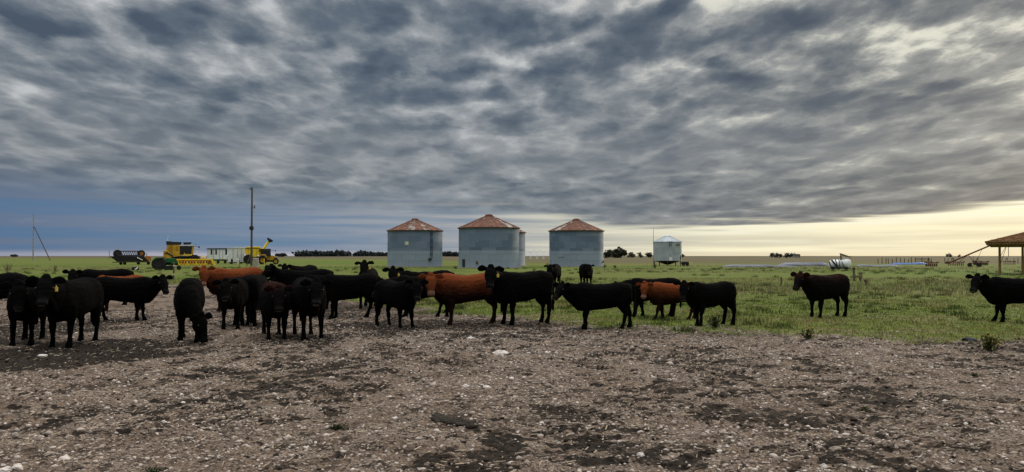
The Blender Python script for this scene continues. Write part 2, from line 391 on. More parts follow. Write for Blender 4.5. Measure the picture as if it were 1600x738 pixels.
# ------------------------------------------------------------------ materials
M = dict(
    galv_dark=mat('dark_steel', (.03, .03, .033), .6, .2, .3),
    concrete=mat('concrete', (.36, .34, .31), .9, 0, .2, 3, .4),
    white=mat('white_paint', (.82, .85, .88), .5, 0, .08, 1.5, col2=(.60, .62, .62), cut=.68),
    pale=mat('pale_metal', (.78, .83, .88), .5, 0, .08, 1.2, col2=(.62, .66, .70), cut=.66),
    black=mat('black_rubber', (.012, .012, .013), .85, 0, .4, 8),
    glass=mat('dark_glass', (.012, .014, .016), .12, 0, .2, spec=.6),
    yellow=mat('yellow_paint', (.60, .33, .03), .5, 0, .2, 1.5, col2=(.30, .16, .02), cut=.58),
    bright_yellow=mat('bright_yellow_paint', (.88, .64, .03), .4, 0, .12, 1.5, col2=(.55, .36, .03), cut=.64),
    green=mat('green_paint', (.015, .13, .035), .45, 0, .2, 2, col2=(.03, .08, .03), cut=.6),
    orange=mat('orange_paint', (.42, .16, .03), .6, 0, .3, 4, col2=(.16, .06, .02), cut=.55),
    darkblue=mat('dark_blue_paint', (.02, .035, .06), .5, .1, .3, 3),
    wood=mat('weathered_wood', (.13, .105, .08), .9, 0, .35, 5, .5, stretch=(4, 4, .6)),
    pole=mat('pole_wood', (.10, .085, .07), .9, 0, .3, 4, .4, stretch=(4, 4, .5)),
    rust=mat('rusty_steel', (.15, .055, .03), .85, .1, .4, 3, col2=(.05, .03, .025), cut=.52),
    cream=mat('cream_plastic', (.7, .66, .5), .6),
    lime=mat('lime_plastic', (.45, .5, .12), .6),
    tarp_white=mat('white_plastic_sheet', (.18, .20, .25), .35, 0, .15, 1.0, .6, 4, col2=(.10, .115, .16), cut=.5, stretch=(.5, 3, 3)),
    tarp_blue=mat('blue_plastic_sheet', (.045, .13, .42), .4, 0, .3, 1.0, .6, 4),
    tag_yellow=mat('ear_tag_plastic', (.85, .62, .12), .45, 0, .05),
    thatch=mat('brown_roof_tiles', (.25, .14, .07), .9, 0, .35, 7, .8, 14, stretch=(1, 1, 3)),
    straw=mat('straw', (.45, .33, .17), .9, 0, .25, 6),
    gas=mat('gas_bottle_white', (.6, .6, .58), .5),
)
def bin_wall_mat():
    m = bpy.data.materials.new('galvanised_sheets'); m.use_nodes = True; t = NT(m.node_tree); b = t.n['Principled BSDF']
    P = t.new('ShaderNodeTexCoord').outputs['Object']; x, y, z = t.sep(P)
    oi = t.new('ShaderNodeObjectInfo').outputs['Random']
    a = t.m('MULTIPLY', t.m('ARCTAN2', y, x), 14/(2*math.pi))
    row = t.m('FLOOR', t.m('DIVIDE', z, .925))
    a2 = t.m('ADD', a, t.m('MULTIPLY', t.m('MODULO', row, 2.0), .5))
    wn = t.new('ShaderNodeTexWhiteNoise', noise_dimensions='3D'); t.l.new(t.xyz(t.m('FLOOR', a2), row, t.m('MULTIPLY', oi, 37)), wn.inputs[0])
    w = wn.outputs['Value']
    n = t.noise(P, .9, 5, .6); ns = t.noise(t.xyz(t.m('MULTIPLY', x, 6), t.m('MULTIPLY', y, 6), t.m('MULTIPLY', z, .6)), 1.0, 5, .65)
    c = t.mix(w, (.105, .160, .255), (.195, .262, .385))
    c = t.mix(t.step(z, 2.3, 2.45, .65, 0.0), c, (.36, .44, .55))                 # the two lowest courses are newer, paler sheets
    c = t.mix(t.m('MULTIPLY', t.step(ns, .50, .80), .3), c, (.15, .18, .20))
    c = t.mix(t.m('MULTIPLY', t.step(n, .55, .75), .3), c, (.38, .40, .38))
    fa = t.m('FRACT', a2); seam = t.m('ADD', t.step(fa, .020, .0), t.step(fa, .980, 1.0))
    fz = t.m('FRACT', t.m('DIVIDE', z, .925)); sz = t.m('ADD', t.step(fz, .03, .0), t.step(fz, .97, 1.0))
    c = t.mix(t.m('MULTIPLY', t.m('MAXIMUM', seam, sz), .45), c, (.10, .11, .12))
    t.l.new(c, b.inputs['Base Color']); b.inputs['Roughness'].default_value = .6; b.inputs['Metallic'].default_value = .1
    bn = t.new('ShaderNodeBump'); bn.inputs['Strength'].default_value = .5; bn.inputs['Distance'].default_value = .02
    t.l.new(t.m('SINE', t.m('MULTIPLY', z, 2*math.pi/.115)), bn.inputs['Height']); t.l.new(bn.outputs[0], b.inputs['Normal'])
    return m
def bin_roof_mat(nsec):
    m = bpy.data.materials.new('rusted_roof_sheets'); m.use_nodes = True; t = NT(m.node_tree); b = t.n['Principled BSDF']
    P = t.new('ShaderNodeTexCoord').outputs['Object']; x, y, z = t.sep(P)
    oi = t.new('ShaderNodeObjectInfo').outputs['Random']
    a = t.m('MULTIPLY', t.m('ARCTAN2', y, x), nsec/(2*math.pi))
    wn = t.new('ShaderNodeTexWhiteNoise', noise_dimensions='2D'); t.l.new(t.xyz(t.m('FLOOR', a), t.m('MULTIPLY', oi, 91), 0.0), wn.inputs[0])
    w = wn.outputs['Value']; n = t.noise(P, 1.6, 5, .65)
    c = t.mix(t.step(n, .35, .65), (.060, .026, .017), (.22, .072, .030))
    c = t.mix(t.m('MULTIPLY', t.step(w, .0, 1.0, 0, .5), 1.0), c, (.13, .05, .03))
    pale = t.m('MULTIPLY', t.step(w, .72, .74), t.step(n, .46, .56))
    c = t.mix(pale, c, (.38, .36, .33))
    c = t.mix(t.m('MULTIPLY', t.step(t.noise(P, 1.1, 5, .7), .52, .60), .7), c, (.055, .030, .026))
    c = t.mix(t.m('MULTIPLY', t.step(t.noise(t.xyz(x, y, 7.0), 2.3, 5, .7), .58, .64), .6), c, (.40, .36, .33))
    t.l.new(c, b.inputs['Base Color']); b.inputs['Roughness'].default_value = .8
    return m
BW, BR = bin_wall_mat(), bin_roof_mat(20)

# ------------------------------------------------------------------ grain bins
def grain_bin(px, D, label, extras=()):
    Rb, He, Hp = 4.15, 5.5, 7.3
    pos = Vector(((px-800)/F_PX*D, D, 0)); root = empty('grain_bin', pos, -math.atan2(pos.x, pos.y))
    tag(root, label, 'grain bin', 'round corrugated grain bins with rusty roofs')
    w = MB(); prof = [(Rb, .12)]
    for k in range(1, 7):
        z = .12+(He-.12)*k/6; prof += [(Rb, z-.02), (Rb+(.012 if k < 6 else 0), z-.01), (Rb, z)]
    o = w.lathe(prof, 72, caps=False).build('wall', BW, root); smooth_by_angle(o, 20)
    MB().lathe([(Rb+.25, -.3), (Rb+.25, .12), (Rb-.2, .125)], 72).build('concrete_base', M['concrete'], root)
    # faceted roof with standing ribs
    r = MB(); n = 20; bm = r.bm; up = Hp-.15
    for i in range(n):
        a0, a1 = 2*math.pi*i/n, 2*math.pi*(i+1)/n; am = (a0+a1)/2
        def p(a, rr, z): return bm.verts.new((rr*math.cos(a), rr*math.sin(a), z))
        ro, ri = Rb+.16, .42
        v = [p(a0, ro, He-.04), p(a1, ro, He-.04), p(a1, ri, up), p(a0, ri, up)]
        bm.faces.new(v)
        r.bar((ro*math.cos(a0), ro*math.sin(a0), He-.03), (ri*math.cos(a0), ri*math.sin(a0), up+.02), .035, sq=True)
    roof = r.build('roof', BR, root)
    MB().lathe([(Rb+.18, He-.12), (Rb+.18, He-.02), (Rb+.02, He-.02), (Rb+.02, He-.12)], 60, caps=False).build('eave_ring', M['rust'], roof)
    MB().lathe([(.52, up-.05), (.52, up+.10), (.40, up+.20), (.1, up+.25)], 20).build('roof_cap', M['rust'], roof)
    for e in extras: e(root, Rb)
    return root
def local_x(root_px, px, D): return (px-root_px)/F_PX*D
def on_wall(x, Rb, out=.03): return -math.sqrt(max(Rb*Rb-x*x, .01))-out
def ex1(root, Rb):
    x = -1.2; y = on_wall(x, Rb)
    MB().box(x-.24, x+.24, y-.03, y+.1, 3.25, 3.75, .01).build('inspection_plate', M['cream'], root)
    x = 2.35; y = on_wall(x, Rb, .06)
    p = MB().bar((x, y, 1.15), (x, y, 5.45), .045).bar((x+.25, y+.15, 1.2), (x+.25, y+.15, 5.45), .025)
    for z in (2, 3, 4, 5): p.box(x-.08, x+.3, y, y+.2, z-.02, z+.02)
    p.build('downpipe', M['galv_dark'], root)
    MB().box(x-.4, x+.12, y-.25, y+.1, 1.02, 1.3, .02).build('outlet_box', M['galv_dark'], root)
def ex2(root, Rb):
    x = -3.4; y = on_wall(x, Rb)
    d = MB().box(-.3, .3, -.06, .2, .12, 1.2, .01).xform(Matrix.Translation((x, y+.02, 0)) @ Matrix.Rotation(math.atan2(x, -y), 4, 'Z')).build('door', M['galv_dark'], root)
    x = -1.6; y = on_wall(x, Rb)
    MB().ball((x, y, .75), .17, .12, .17).bar((x, y, .75), (x, y-.2, .62), .07).build('outlet', M['rust'], root)
def ex3(root, Rb):
    x = -2.3; y = on_wall(x, Rb)
    MB().box(-.55, .55, -.02, .15, 1.45, 2.15, .01).xform(Matrix.Translation((x, y+.02, 0)) @ Matrix.Rotation(math.atan2(x, -y), 4, 'Z')).build('hatch', BW, root)
    MB().ball((4.05, -1.1, .75), .2, .2, .16).build('outlet', M['rust'], root)
grain_bin(648.5, 122, 'leftmost large grain bin, with small white plate and dark downpipe on its wall', [ex1])
grain_bin(764, 110, 'middle and nearest large grain bin, with small dark door at its left foot', [ex2])
grain_bin(900.5, 123, 'rightmost of the three large rusty-roofed grain bins, bare wall with one hatch', [ex3])
grain_bin(781, 131, 'grain bin almost hidden behind the middle bin, only its right edge showing', [])

def hopper_bin():
    D = 133.; px = 1043; pos = Vector(((px-800)/F_PX*D, D, 0)); root = empty('hopper_bin', pos, -math.atan2(pos.x, pos.y))
    tag(root, 'small pale blue hopper-bottomed bin standing on short legs', 'grain bin')
    Rb = 2.3; ph = mat('pale_blue_steel', (.40, .46, .51), .5, .15, .12, .8, col2=(.22, .26, .30), cut=.58)
    prof = [(Rb, .85)]
    for k in range(1, 5): prof += [(Rb, .85+.79*k-.02), (Rb+.015, .85+.79*k-.01), (Rb, .85+.79*k)]
    w = MB().lathe(prof, 48, caps=False).build('wall', ph, root); smooth_by_angle(w, 20)
    bands = MB()
    for z in (1.6, 2.4, 3.2): bands.lathe([(Rb+.02, z), (Rb+.02, z+.03)], 48, caps=False)
    bands.build('wall_bands', M['pale'], w)
    r = MB(); bm = r.bm; n = 16
    for i in range(n):
        a0, a1 = 2*math.pi*i/n, 2*math.pi*(i+1)/n
        bm.faces.new([bm.verts.new(q) for q in [((Rb+.1)*math.cos(a0), (Rb+.1)*math.sin(a0), 3.98), ((Rb+.1)*math.cos(a1), (Rb+.1)*math.sin(a1), 3.98), (.4*math.cos(a1), .4*math.sin(a1), 4.95), (.4*math.cos(a0), .4*math.sin(a0), 4.95)]])
        r.bar(((Rb+.1)*math.cos(a0), (Rb+.1)*math.sin(a0), 3.99), (.4*math.cos(a0), .4*math.sin(a0), 4.97), .02, sq=True)
    rf = r.build('roof', ph, root)
    MB().lathe([(.45, 4.9), (.45, 5.02), (.2, 5.12)], 16).build('roof_cap', M['pale'], rf)
    MB().lathe([(.25, .18), (Rb-.05, .86)], 32, caps=True).build('hopper_cone', M['galv_dark'], root)
    for i in range(10):
        a = 2*math.pi*(i+.5)/10; MB().bar((Rb*.97*math.cos(a), Rb*.97*math.sin(a), -.1), (Rb*.97*math.cos(a), Rb*.97*math.sin(a), .95), .06).build('leg', M['galv_dark'], root)
    lad = MB(); x = .45; y = on_wall(x, Rb, .1)
    for s in (-.18, .18): lad.bar((x+s, y, 3.2), (x+s, y, 4.1), .025)
    for k in range(4): lad.bar((x-.18, y, 3.3+.22*k), (x+.18, y, 3.3+.22*k), .02)
    lad.build('ladder', M['galv_dark'], root)
    x = .55; y = on_wall(x, Rb); MB().box(x-.3, x+.2, y-.03, y+.1, .87, 1.42, .01).build('hatch', M['white'], root)
    x = 2.12; y = on_wall(x, Rb); MB().box(x-.13, x+.1, y-.08, y+.2, 1.05, 1.7, .01).build('control_box', M['galv_dark'], root)
    lg = MB(); x0 = 1.35
    for i in range(5):
        x = x0+i*.14; y = on_wall(x, Rb, .02); lg.box(x, x+.09, y-.02, y+.05, 3.3, 3.62 if i % 2 else 3.5)
    lg.box(x0-.08, x0+.72, on_wall(1.9, Rb, -.25)-.5, on_wall(1.9, Rb, -.25)-.48, 3.66, 3.7)
    lg.build('faded_lettering', mat('olive_decal', (.13, .12, .04), .7), root)
    # thin mast behind it
    a = empty('antenna_mast', (pos.x-1.63, pos.y+4, 0)); tag(a, 'thin grey mast rising behind the small hopper bin', 'mast')
    MB().bar((0, 0, 0), (0, 0, 6.1), .05, .03).build('mast_tube', M['galv_dark'], a); MB().bar((0, 0, 6.1), (0, 0, 6.6), .012).build('tip_rod', M['galv_dark'], a)
    q = empty('farm_trailer', at(1070, 416)); tag(q, 'low dark trailer with yellow drawbar beside the small hopper bin', 'trailer')
    MB().box(-.65, .55, -.6, .6, .35, .6, .03).box(-.6, .5, -.6, -.56, .6, .72).build('bed', M['galv_dark'], q)
    for s in (-.35, .25): MB().lathe([(.27, -.7), (.27, -.55)], 16, (s, 0, .27), 'Y').build('wheel', M['black'], q)
    MB().bar((.5, 0, .5), (1.2, 0, .55), .04).build('drawbar', M['bright_yellow'], q)
hopper_bin()

# ------------------------------------------------------------------ poles and posts
def mid_pole():
    p = at(393, 416); root = empty('utility_pole', p); tag(root, 'tall dark wooden utility pole beside the concrete block and yellow grain cart', 'utility pole')
    MB().bar((0, 0, -.3), (.02, 0, 12.7), .19, .13, 12).build('pole', M['pole'], root)
    MB().bar((-.9, .2, -.2), (-.08, .05, 2.2), .08).bar((.75, -.2, -.2), (.1, -.05, 1.9), .08).build('base_braces', M['wood'], root)
    MB().box(-.35, .02, -.14, .14, 12.35, 12.47).bar((-.3, 0, 12.4), (-.3, 0, 12.75), .04).build('top_bracket', M['galv_dark'], root)
    MB().box(.1, .5, -.03, .03, 9.35, 9.42).ball((.45, 0, 9.55), .09, .09, .28).bar((.45, 0, 9.2), (.45, 0, 9.9), .02).build('insulator_arm', M['galv_dark'], root)
    MB().lathe([(.2, 5.8), (.28, 5.85), (.28, 6.45), (.2, 6.5)], 12).box(-.34, .3, -.2, .2, 5.9, 6.3, .02).build('band_box', M['galv_dark'], root)
mid_pole()
b = empty('concrete_block', at(400, 418)); tag(b, 'stout round concrete block standing at the foot of the tall pole', 'concrete block')
MB().lathe([(.40, -.1), (.40, 1.25), (.36, 1.33), (.05, 1.35)], 24).build('concrete_drum', M['concrete'], b)
def left_pole():
    p = at(52, 407.5); d = p.y; k = d/F_PX; root = empty('utility_pole', p); tag(root, 'pale utility pole with a leaning stay, standing alone at far left', 'utility pole')
    MB().bar((0, 0, -.3), (0, 0, 71.5*k), .25, .16, 12).build('pole', M['concrete'], root)
    MB().bar((0, 0, 71.5*k), (-.05, 0, 73*k), .05).build('top_pin', M['galv_dark'], root)
    MB().bar((27.5*k, 0, -.2), (.2, 0, 53*k), .17, .14, 8).build('stay_pole', M['pole'], root)
left_pole()
def small_post(name, px, yb, hpx, r, m, label, cat='post', band=None, lean=0.0, group=None):
    p = at(px, yb); k = p.y/F_PX; h = hpx*k; root = empty(name, p); tag(root, label, cat, group)
    MB().bar((0, 0, -.2), (lean*h, 0, h), r, r*.92, 8).build('post', m, root)
    if band:
        for (f, mm) in band: MB().lathe([(r*1.15, h*f), (r*1.15, h*f+.07)], 10, (lean*h*f, 0, 0)).build('band', mm, root)
    return root
small_post('distant_pole', 171, 405.5, 13.5, .12, M['wood'], 'very distant thin pole left of the folded harvester header', 'utility pole')
small_post('plastic_post', 226.5, 437, 18, .022, M['lime'], 'thin lime-yellow plastic fence post left of the green tractor', band=[(.9, M['cream'])], lean=-.08)
small_post('fence_post', 272, 438, 28, .055, M['wood'], 'wooden fence post with white band in front of the green tractor', band=[(.78, M['cream']), (.45, M['rust']), (.3, M['cream'])])
small_post('fence_post', 1334.5, 439.5, 21.5, .085, M['wood'], 'thick weathered wooden post standing right of the white tank', band=[(.88, M['galv_dark'])], lean=-.05)
small_post('fence_stake', 1220, 447, 14, .05, M['wood'], 'short dark stake in the grass left of the lone bull', 'stake', lean=.04)
small_post('fence_post', 374.5, 417, 13, .06, M['wood'], 'short wooden post in front of the white caravan', band=[(.8, M['cream'])])
small_post('fence_post', 413, 413.6, 9.5, .07, M['bright_yellow'], 'yellow post in front of the yellow tractor wheel')
ORD = ['first', 'second', 'third', 'fourth', 'fifth', 'sixth', 'seventh', 'eighth', 'ninth', 'tenth']
lp = [1372, 1378, 1384, 1388, 1394, 1400, 1407, 1413, 1419, 1424]
for i, x in enumerate(lp):
    r = small_post('fence_post', x, 412.3+(i % 3)*.12, 7.5+(i*7 % 4)*.8, .09, M['wood'], '%s wooden post from the left in the far fence row behind the blue sheet' % ORD[i], group='posts of the far fence row', lean=(i % 3-1)*.05)
for i, x in enumerate([1455, 1476, 1481, 1490, 1584, 1590]):
    small_post('fence_post', x, 412, 8+(i % 2), .08, M['wood'], '%s rough post from the left among the rusty farm machines' % ORD[i], group='posts among the rusty machines', lean=(i % 3-1)*.04)
# wire fence panel
q = empty('corral_panel', at(1440, 413)); tag(q, 'dark rail corral panel between the far fence row and rusty machines', 'fence')
for z in (.3, .6, .9, 1.15): MB().box(-1.3, 1.3, -.03, .03, z-.06, z+.04).build('rail', M['wood'], q)
for x in (-1.3, 0, 1.3): MB().box(x-.07, x+.07, -.08, -.03, -.1, 1.3).build('upright', M['wood'], q)

# ------------------------------------------------------------------ machinery. local unit: photo pixels * k
def px_root(name, px, yb, label, cat, rz=0.0):
    global CUR
    p = at(px, yb); k = p.y/F_PX; az = math.atan2(p.x, p.y); root = empty(name, p, rz-az); tag(root, label, cat)
    CUR = math.cos(az); root.scale.x = CUR                      # machines turned to face the yard keep their true width
    return root, k
def wheel(root, x, y, r, w, name='wheel', rim=None, nm=24):
    X0, Y0, x, y = x, y, 0.0, 0.0
    t = MB().lathe([(r*.55, -w/2), (r*.92, -w/2), (r, -w*.36), (r, w*.36), (r*.92, w/2), (r*.55, w/2)], nm, (x, y, r), 'Y', caps=False)
    for i in range(nm):                                       # lugs
        a = 2*math.pi*i/nm; c, s = math.cos(a), math.sin(a)
        t.bar((x+r*.99*c, y-w*.48, r+r*.99*s), (x+r*.99*math.cos(a+.12), y, r+r*.99*math.sin(a+.12)), r*.045, seg=4)
        t.bar((x+r*.99*c, y+w*.48, r+r*.99*s), (x+r*.99*math.cos(a+.12), y, r+r*.99*math.sin(a+.12)), r*.045, seg=4)
    wo = t.build('wheel', M['black'], root); wo.location = (X0, Y0, 0); wo.scale.x = 1/(root.scale.x or 1)
    MB().lathe([(r*.56, -w*.3), (r*.5, -w*.1), (r*.2, -w*.12), (r*.14, -w*.3), (.01, -w*.3)], 20, (x, y, r), 'Y').lathe([(r*.56, w*.3), (r*.5, w*.1), (.01, w*.1)], 20, (x, y, r), 'Y').build('rim', rim or M['galv_dark'], wo)
    return wo

def folded_header():
    root, k = px_root('harvester_header', 205, 414, 'folded dark harvester header with round reel ends on a transport cart', 'harvester header', R(8))
    X = lambda p: (p-205)*k
    Z = lambda y: (414-y)*k
    for c, rr in ((183.5, 6.2), (221, 5.8)):
        d = MB().lathe([(rr*k, -.5), (rr*k, .5)], 28, (X(c), 0, Z(396.8)), 'Y').build('reel_end', M['black'], root)
        MB().lathe([(rr*.5*k, -.56), (rr*.5*k, -.5)], 20, (X(c), 0, Z(396.8)), 'Y').build('hub', M['orange'] if c > 200 else M['galv_dark'], d)
    reel = MB()
    for (yy, zz) in ((-.4, 392.8), (.4, 392.8), (-.5, 400), (.5, 400)): reel.bar((X(184), yy, Z(zz)), (X(221), yy, Z(zz)), .09)
    reel.box(X(184), X(221), -.15, .15, Z(393.6), Z(391.8))
    reel.box(X(184), X(221), -.12, .12, Z(400), Z(398.4))
    for i in range(9):
        a = 189+i*3.6; reel.bar((X(a), -.4, Z(393)), (X(a+1.8), -.2, Z(399)), .05).bar((X(a+1.8), -.2, Z(399)), (X(a+3.6), -.4, Z(393)), .05)
    reel.build('reel', M['darkblue'], root)
    MB().prism([(X(174), Z(401)), (X(180), Z(400.5)), (X(224), Z(401)), (X(233), Z(409)), (X(184), Z(409))], -1.0, 1.0, .05).build('tray', M['black'], root)
    MB().bar((X(172), -.2, Z(401)), (X(182), -.2, Z(407)), .07).build('strut', M['galv_dark'], root)
    MB().bar((X(213), -1.05, Z(402.6)), (X(222), -1.05, Z(406.8)), .08).build('strut', M['white'], root)
    MB().prism([(X(224), Z(407.5)), (X(224.5), Z(402)), (X(229), Z(400)), (X(235), Z(401)), (X(236), Z(408))], -.95, -.3, .04).build('end_panel', M['orange'], root)
    MB().bar((X(229), -.5, Z(400)), (X(229.5), -.5, Z(395.7)), .06).build('lamp_post', M['black'], root)
    MB().box(X(184), X(236), -.35, .35, Z(410.2), Z(409.2)).bar((X(176), 0, Z(410)), (X(186), 0, Z(409.8)), .07).build('cart_frame', M['galv_dark'], root)
    for c in (188.5, 194.5, 216, 232): wheel(root, X(c), -.5, 2.3*k, .25, nm=14)
folded_header()

def drum_item():
    root, k = px_root('feed_trough', 212, 422.5, 'small black trough with a white streak lying in the grass', 'trough')
    MB().prism([(-6*k, .02), (-5.4*k, 5*k), (5.4*k, 5.2*k), (6*k, .6*k), (4*k, .02)], -.35, .35, .04).build('tub', M['black'], root)
    MB().bar((-.5*k, -.37, .8*k), (4*k, -.4, 4.3*k), .075).build('white_pipe', M['white'], root)
drum_item()

def green_tractor():
    root, k = px_root('tractor', 258, 422, 'old green tractor without cab, big dark rear wheels, in front of the combine', 'tractor')
    X = lambda p: (p-258)*k
    Z = lambda y: (422-y)*k
    wheel(root, X(248), -.75, 9.8*k, .45, rim=M['galv_dark']); wheel(root, X(250), .75, 9.8*k, .45)
    wheel(root, X(280), -.7, 3.4*k, .2, nm=14); wheel(root, X(280), .7, 3.4*k, .2, nm=14)
    MB().prism([(X(259), Z(405)), (X(260), Z(403)), (X(276), Z(404.5)), (X(277), Z(411)), (X(259), Z(410.5))], -.3, .3, .04).build('hood', M['green'], root)
    MB().box(X(268), X(277.5), -.32, .32, Z(412), Z(407)).build('grille', M['green'], root)
    MB().box(X(252), X(279), -.2, .2, Z(414.5), Z(410.5), .03).box(X(278), X(281), -.65, .65, Z(418.5), Z(417.5)).build('chassis', M['black'], root)
    MB().prism([(X(240), Z(408)), (X(243), Z(402.6)), (X(256), Z(402)), (X(256), Z(403.4)), (X(244), Z(404))], -1.0, -.5, .02).build('fender', M['green'], root)
    MB().box(X(252), X(256.5), -.25, .25, Z(406), Z(404.5)).box(X(251.5), X(252.5), -.25, .25, Z(406), Z(402.5)).build('seat', M['black'], root)
    MB().bar((X(259), 0, Z(405)), (X(257), 0, Z(402.8)), .03).lathe([(.17, -.015), (.17, .015)], 16, (X(257), 0, Z(402.5))).build('steering_wheel', M['black'], root)
    MB().bar((X(270), .1, Z(404)), (X(270), .1, Z(401.5)), .04).build('exhaust', M['galv_dark'], root)
    MB().prism([(X(256), Z(421.8)), (X(258), Z(415.5)), (X(270), Z(414.5)), (X(273), Z(417)), (X(272), Z(421.8))], -1.3, -.95, .05).build('side_tank', M['black'], root)
green_tractor()

def combine():
    root, k = px_root('combine_harvester', 285, 412.5, 'big yellow combine harvester with dark cab windows and open hopper', 'combine harvester')
    X = lambda p: (p-285)*k
    Z = lambda y: (412.5-y)*k
    Y0, Y1 = -1.3, 1.3
    MB().prism([(X(260), Z(402)), (X(260), Z(388)), (X(262), Z(383)), (X(281), Z(383)), (X(281), Z(400.5)), (X(270), Z(402))], Y0, Y1, .08).build('body', M['yellow'], root)
    MB().prism([(X(255.7), Z(404)), (X(256), Z(392)), (X(261), Z(391.5)), (X(269), Z(398)), (X(268), Z(404))], Y0-.1, Y1, .08).build('rear_hood', M['yellow'], root)
    MB().prism([(X(256), Z(396.5)), (X(262), Z(394)), (X(271), Z(400)), (X(271), Z(402)), (X(262), Z(397.2))], Y0-.16, Y0-.1).build('chaff_slot', M['galv_dark'], root)
    MB().box(X(264), X(270), Y0-.04, Y0, Z(397), Z(386)).box(X(275.6), X(278), Y0-.04, Y0, Z(392), Z(385)).build('side_panel', mat('brown_yellow', (.36, .2, .02), .6), root)
    cab = MB().prism([(X(281.1), Z(400)), (X(280.6), Z(384.5)), (X(303.5), Z(384.2)), (X(302), Z(399)), (X(299), Z(400))], Y0+.1, Y1-.1, .06).build('cab', M['yellow'], root)
    MB().prism([(X(281.6), Z(397.5)), (X(280.9), Z(385.2)), (X(300), Z(385)), (X(299), Z(397))], Y0+.03, Y0+.09).build('window', M['glass'], cab)
    for xx in (284.4, 289.5): MB().box(X(xx), X(xx)+.07, Y0, Y0+.03, Z(398), Z(385)).build('window_post', M['galv_dark'], cab)
    MB().prism([(X(284), Z(399.8)), (X(288), Z(397.4)), (X(300), Z(397.6)), (X(300), Z(399.8))], Y0-.12, Y0+.02, .02).box(X(287.7), X(289), Y0-.12, Y0, Z(398), Z(395.5)).build('sill', M['bright_yellow'], cab)
    MB().box(X(280), X(304.5), Y0-.05, Y1, Z(384.4), Z(383)).build('cab_roof', M['pale'], cab)
    MB().prism([(X(260), Z(383)), (X(260), Z(377.3)), (X(267), Z(377.5)), (X(269), Z(378.4)), (X(284), Z(378.6)), (X(282.5), Z(383))], Y0, Y1, .03).prism([(X(287), Z(382.6)), (X(286), Z(379)), (X(299.5), Z(378.8)), (X(298), Z(382))], Y0, Y1, .03).build('hopper_extension', M['galv_dark'], root)
    MB().bar((X(262), 0, Z(378)), (X(262), 0, Z(370.5)), .035).lathe([(.22, Z(370)), (.22, Z(369.2))], 12, (X(262), 0, 0)).box(X(261), X(263.5), -.2, .2, Z(377), Z(375.4)).build('beacon_mast', M['white'], root)
    MB().box(X(268), X(312), Y0+.2, Y1-.2, Z(405), Z(400.2), .05).prism([(X(296), Z(404)), (X(298), Z(398)), (X(308), Z(398.5)), (X(313), Z(404))], Y0, Y1-.2, .03).build('chassis', M['black'], root)
    rail = MB()
    for (a, b) in (((304.5, 397), (305, 388)), ((311, 397), (312, 389)), ((305, 388), (312, 389)), ((305, 393), (312, 393)), ((308, 397), (308.5, 388))): rail.bar((X(a[0]), Y0, Z(a[1])), (X(b[0]), Y0, Z(b[1])), .04)
    rail.build('railing', M['pale'], root)
    MB().bar((X(303), Y0, Z(384.5)), (X(311), Y0, Z(385.6)), .03).box(X(310), X(312), Y0-.05, Y0+.05, Z(388), Z(385)).bar((X(303.5), Y0, Z(385)), (X(306), Y0, Z(381.5)), .03).build('mirror', M['black'], root)
    for x, r in ((306, 6.5), (263, 4.5)):
        for y in (-1.35, 1.35): wheel(root, X(x), y, r*k, .6)
combine()
def corn_header():
    root, k = px_root('corn_header', 307, 415.3, 'long bright yellow corn header lying on the grass before the combine', 'harvester header')
    X = lambda p: (p-307)*k
    Z = lambda y: (415.3-y)*k
    MB().box(X(276), X(331), .5, .8, Z(407), Z(405), .02).box(X(276), X(331), .3, .8, Z(413), Z(411)).build('main_beam', M['bright_yellow'], root)
    MB().box(X(277), X(330), .6, .7, Z(411), Z(407)).build('back_wall', M['rust'], root)
    MB().box(X(276), X(334), -.45, -.25, Z(414.6), Z(412.6), .03).build('cutter_bar', M['bright_yellow'], root)
    for i in range(12):
        x = X(278+i*4.6)
        MB().prism([(x, Z(413.2)), (x+.05, Z(408.6)), (x+.22, Z(408.2)), (x+.3, Z(413.2))], -.5, .35, .03).build('snout', M['yellow'] if i % 3 else M['bright_yellow'], root)
    MB().bar((X(278), 0, Z(410)), (X(330), 0, Z(410)), .16).build('auger_tube', M['rust'], root)
    MB().prism([(X(329), Z(404.6)), (X(331.5), Z(403)), (X(334), Z(407)), (X(338), Z(415)), (X(334), Z(415.2)), (X(330), Z(408))], -.9, .8, .03).build('end_divider', M['bright_yellow'], root)
    MB().prism([(X(275), Z(414.5)), (X(275), Z(405)), (X(277), Z(405)), (X(277.5), Z(414.5))], -.7, .8, .03).build('end_plate', M['bright_yellow'], root)
corn_header()
q, k = px_root('straw_bale', 318, 411.5, 'round straw bale between the combine and the white caravan', 'bale')
MB().lathe([(.05, -.6), (.72, -.6), (.8, -.5), (.8, .5), (.72, .6), (.05, .6)], 28, (0, 0, .78), 'X').build('bale_roll', M['straw'], q)

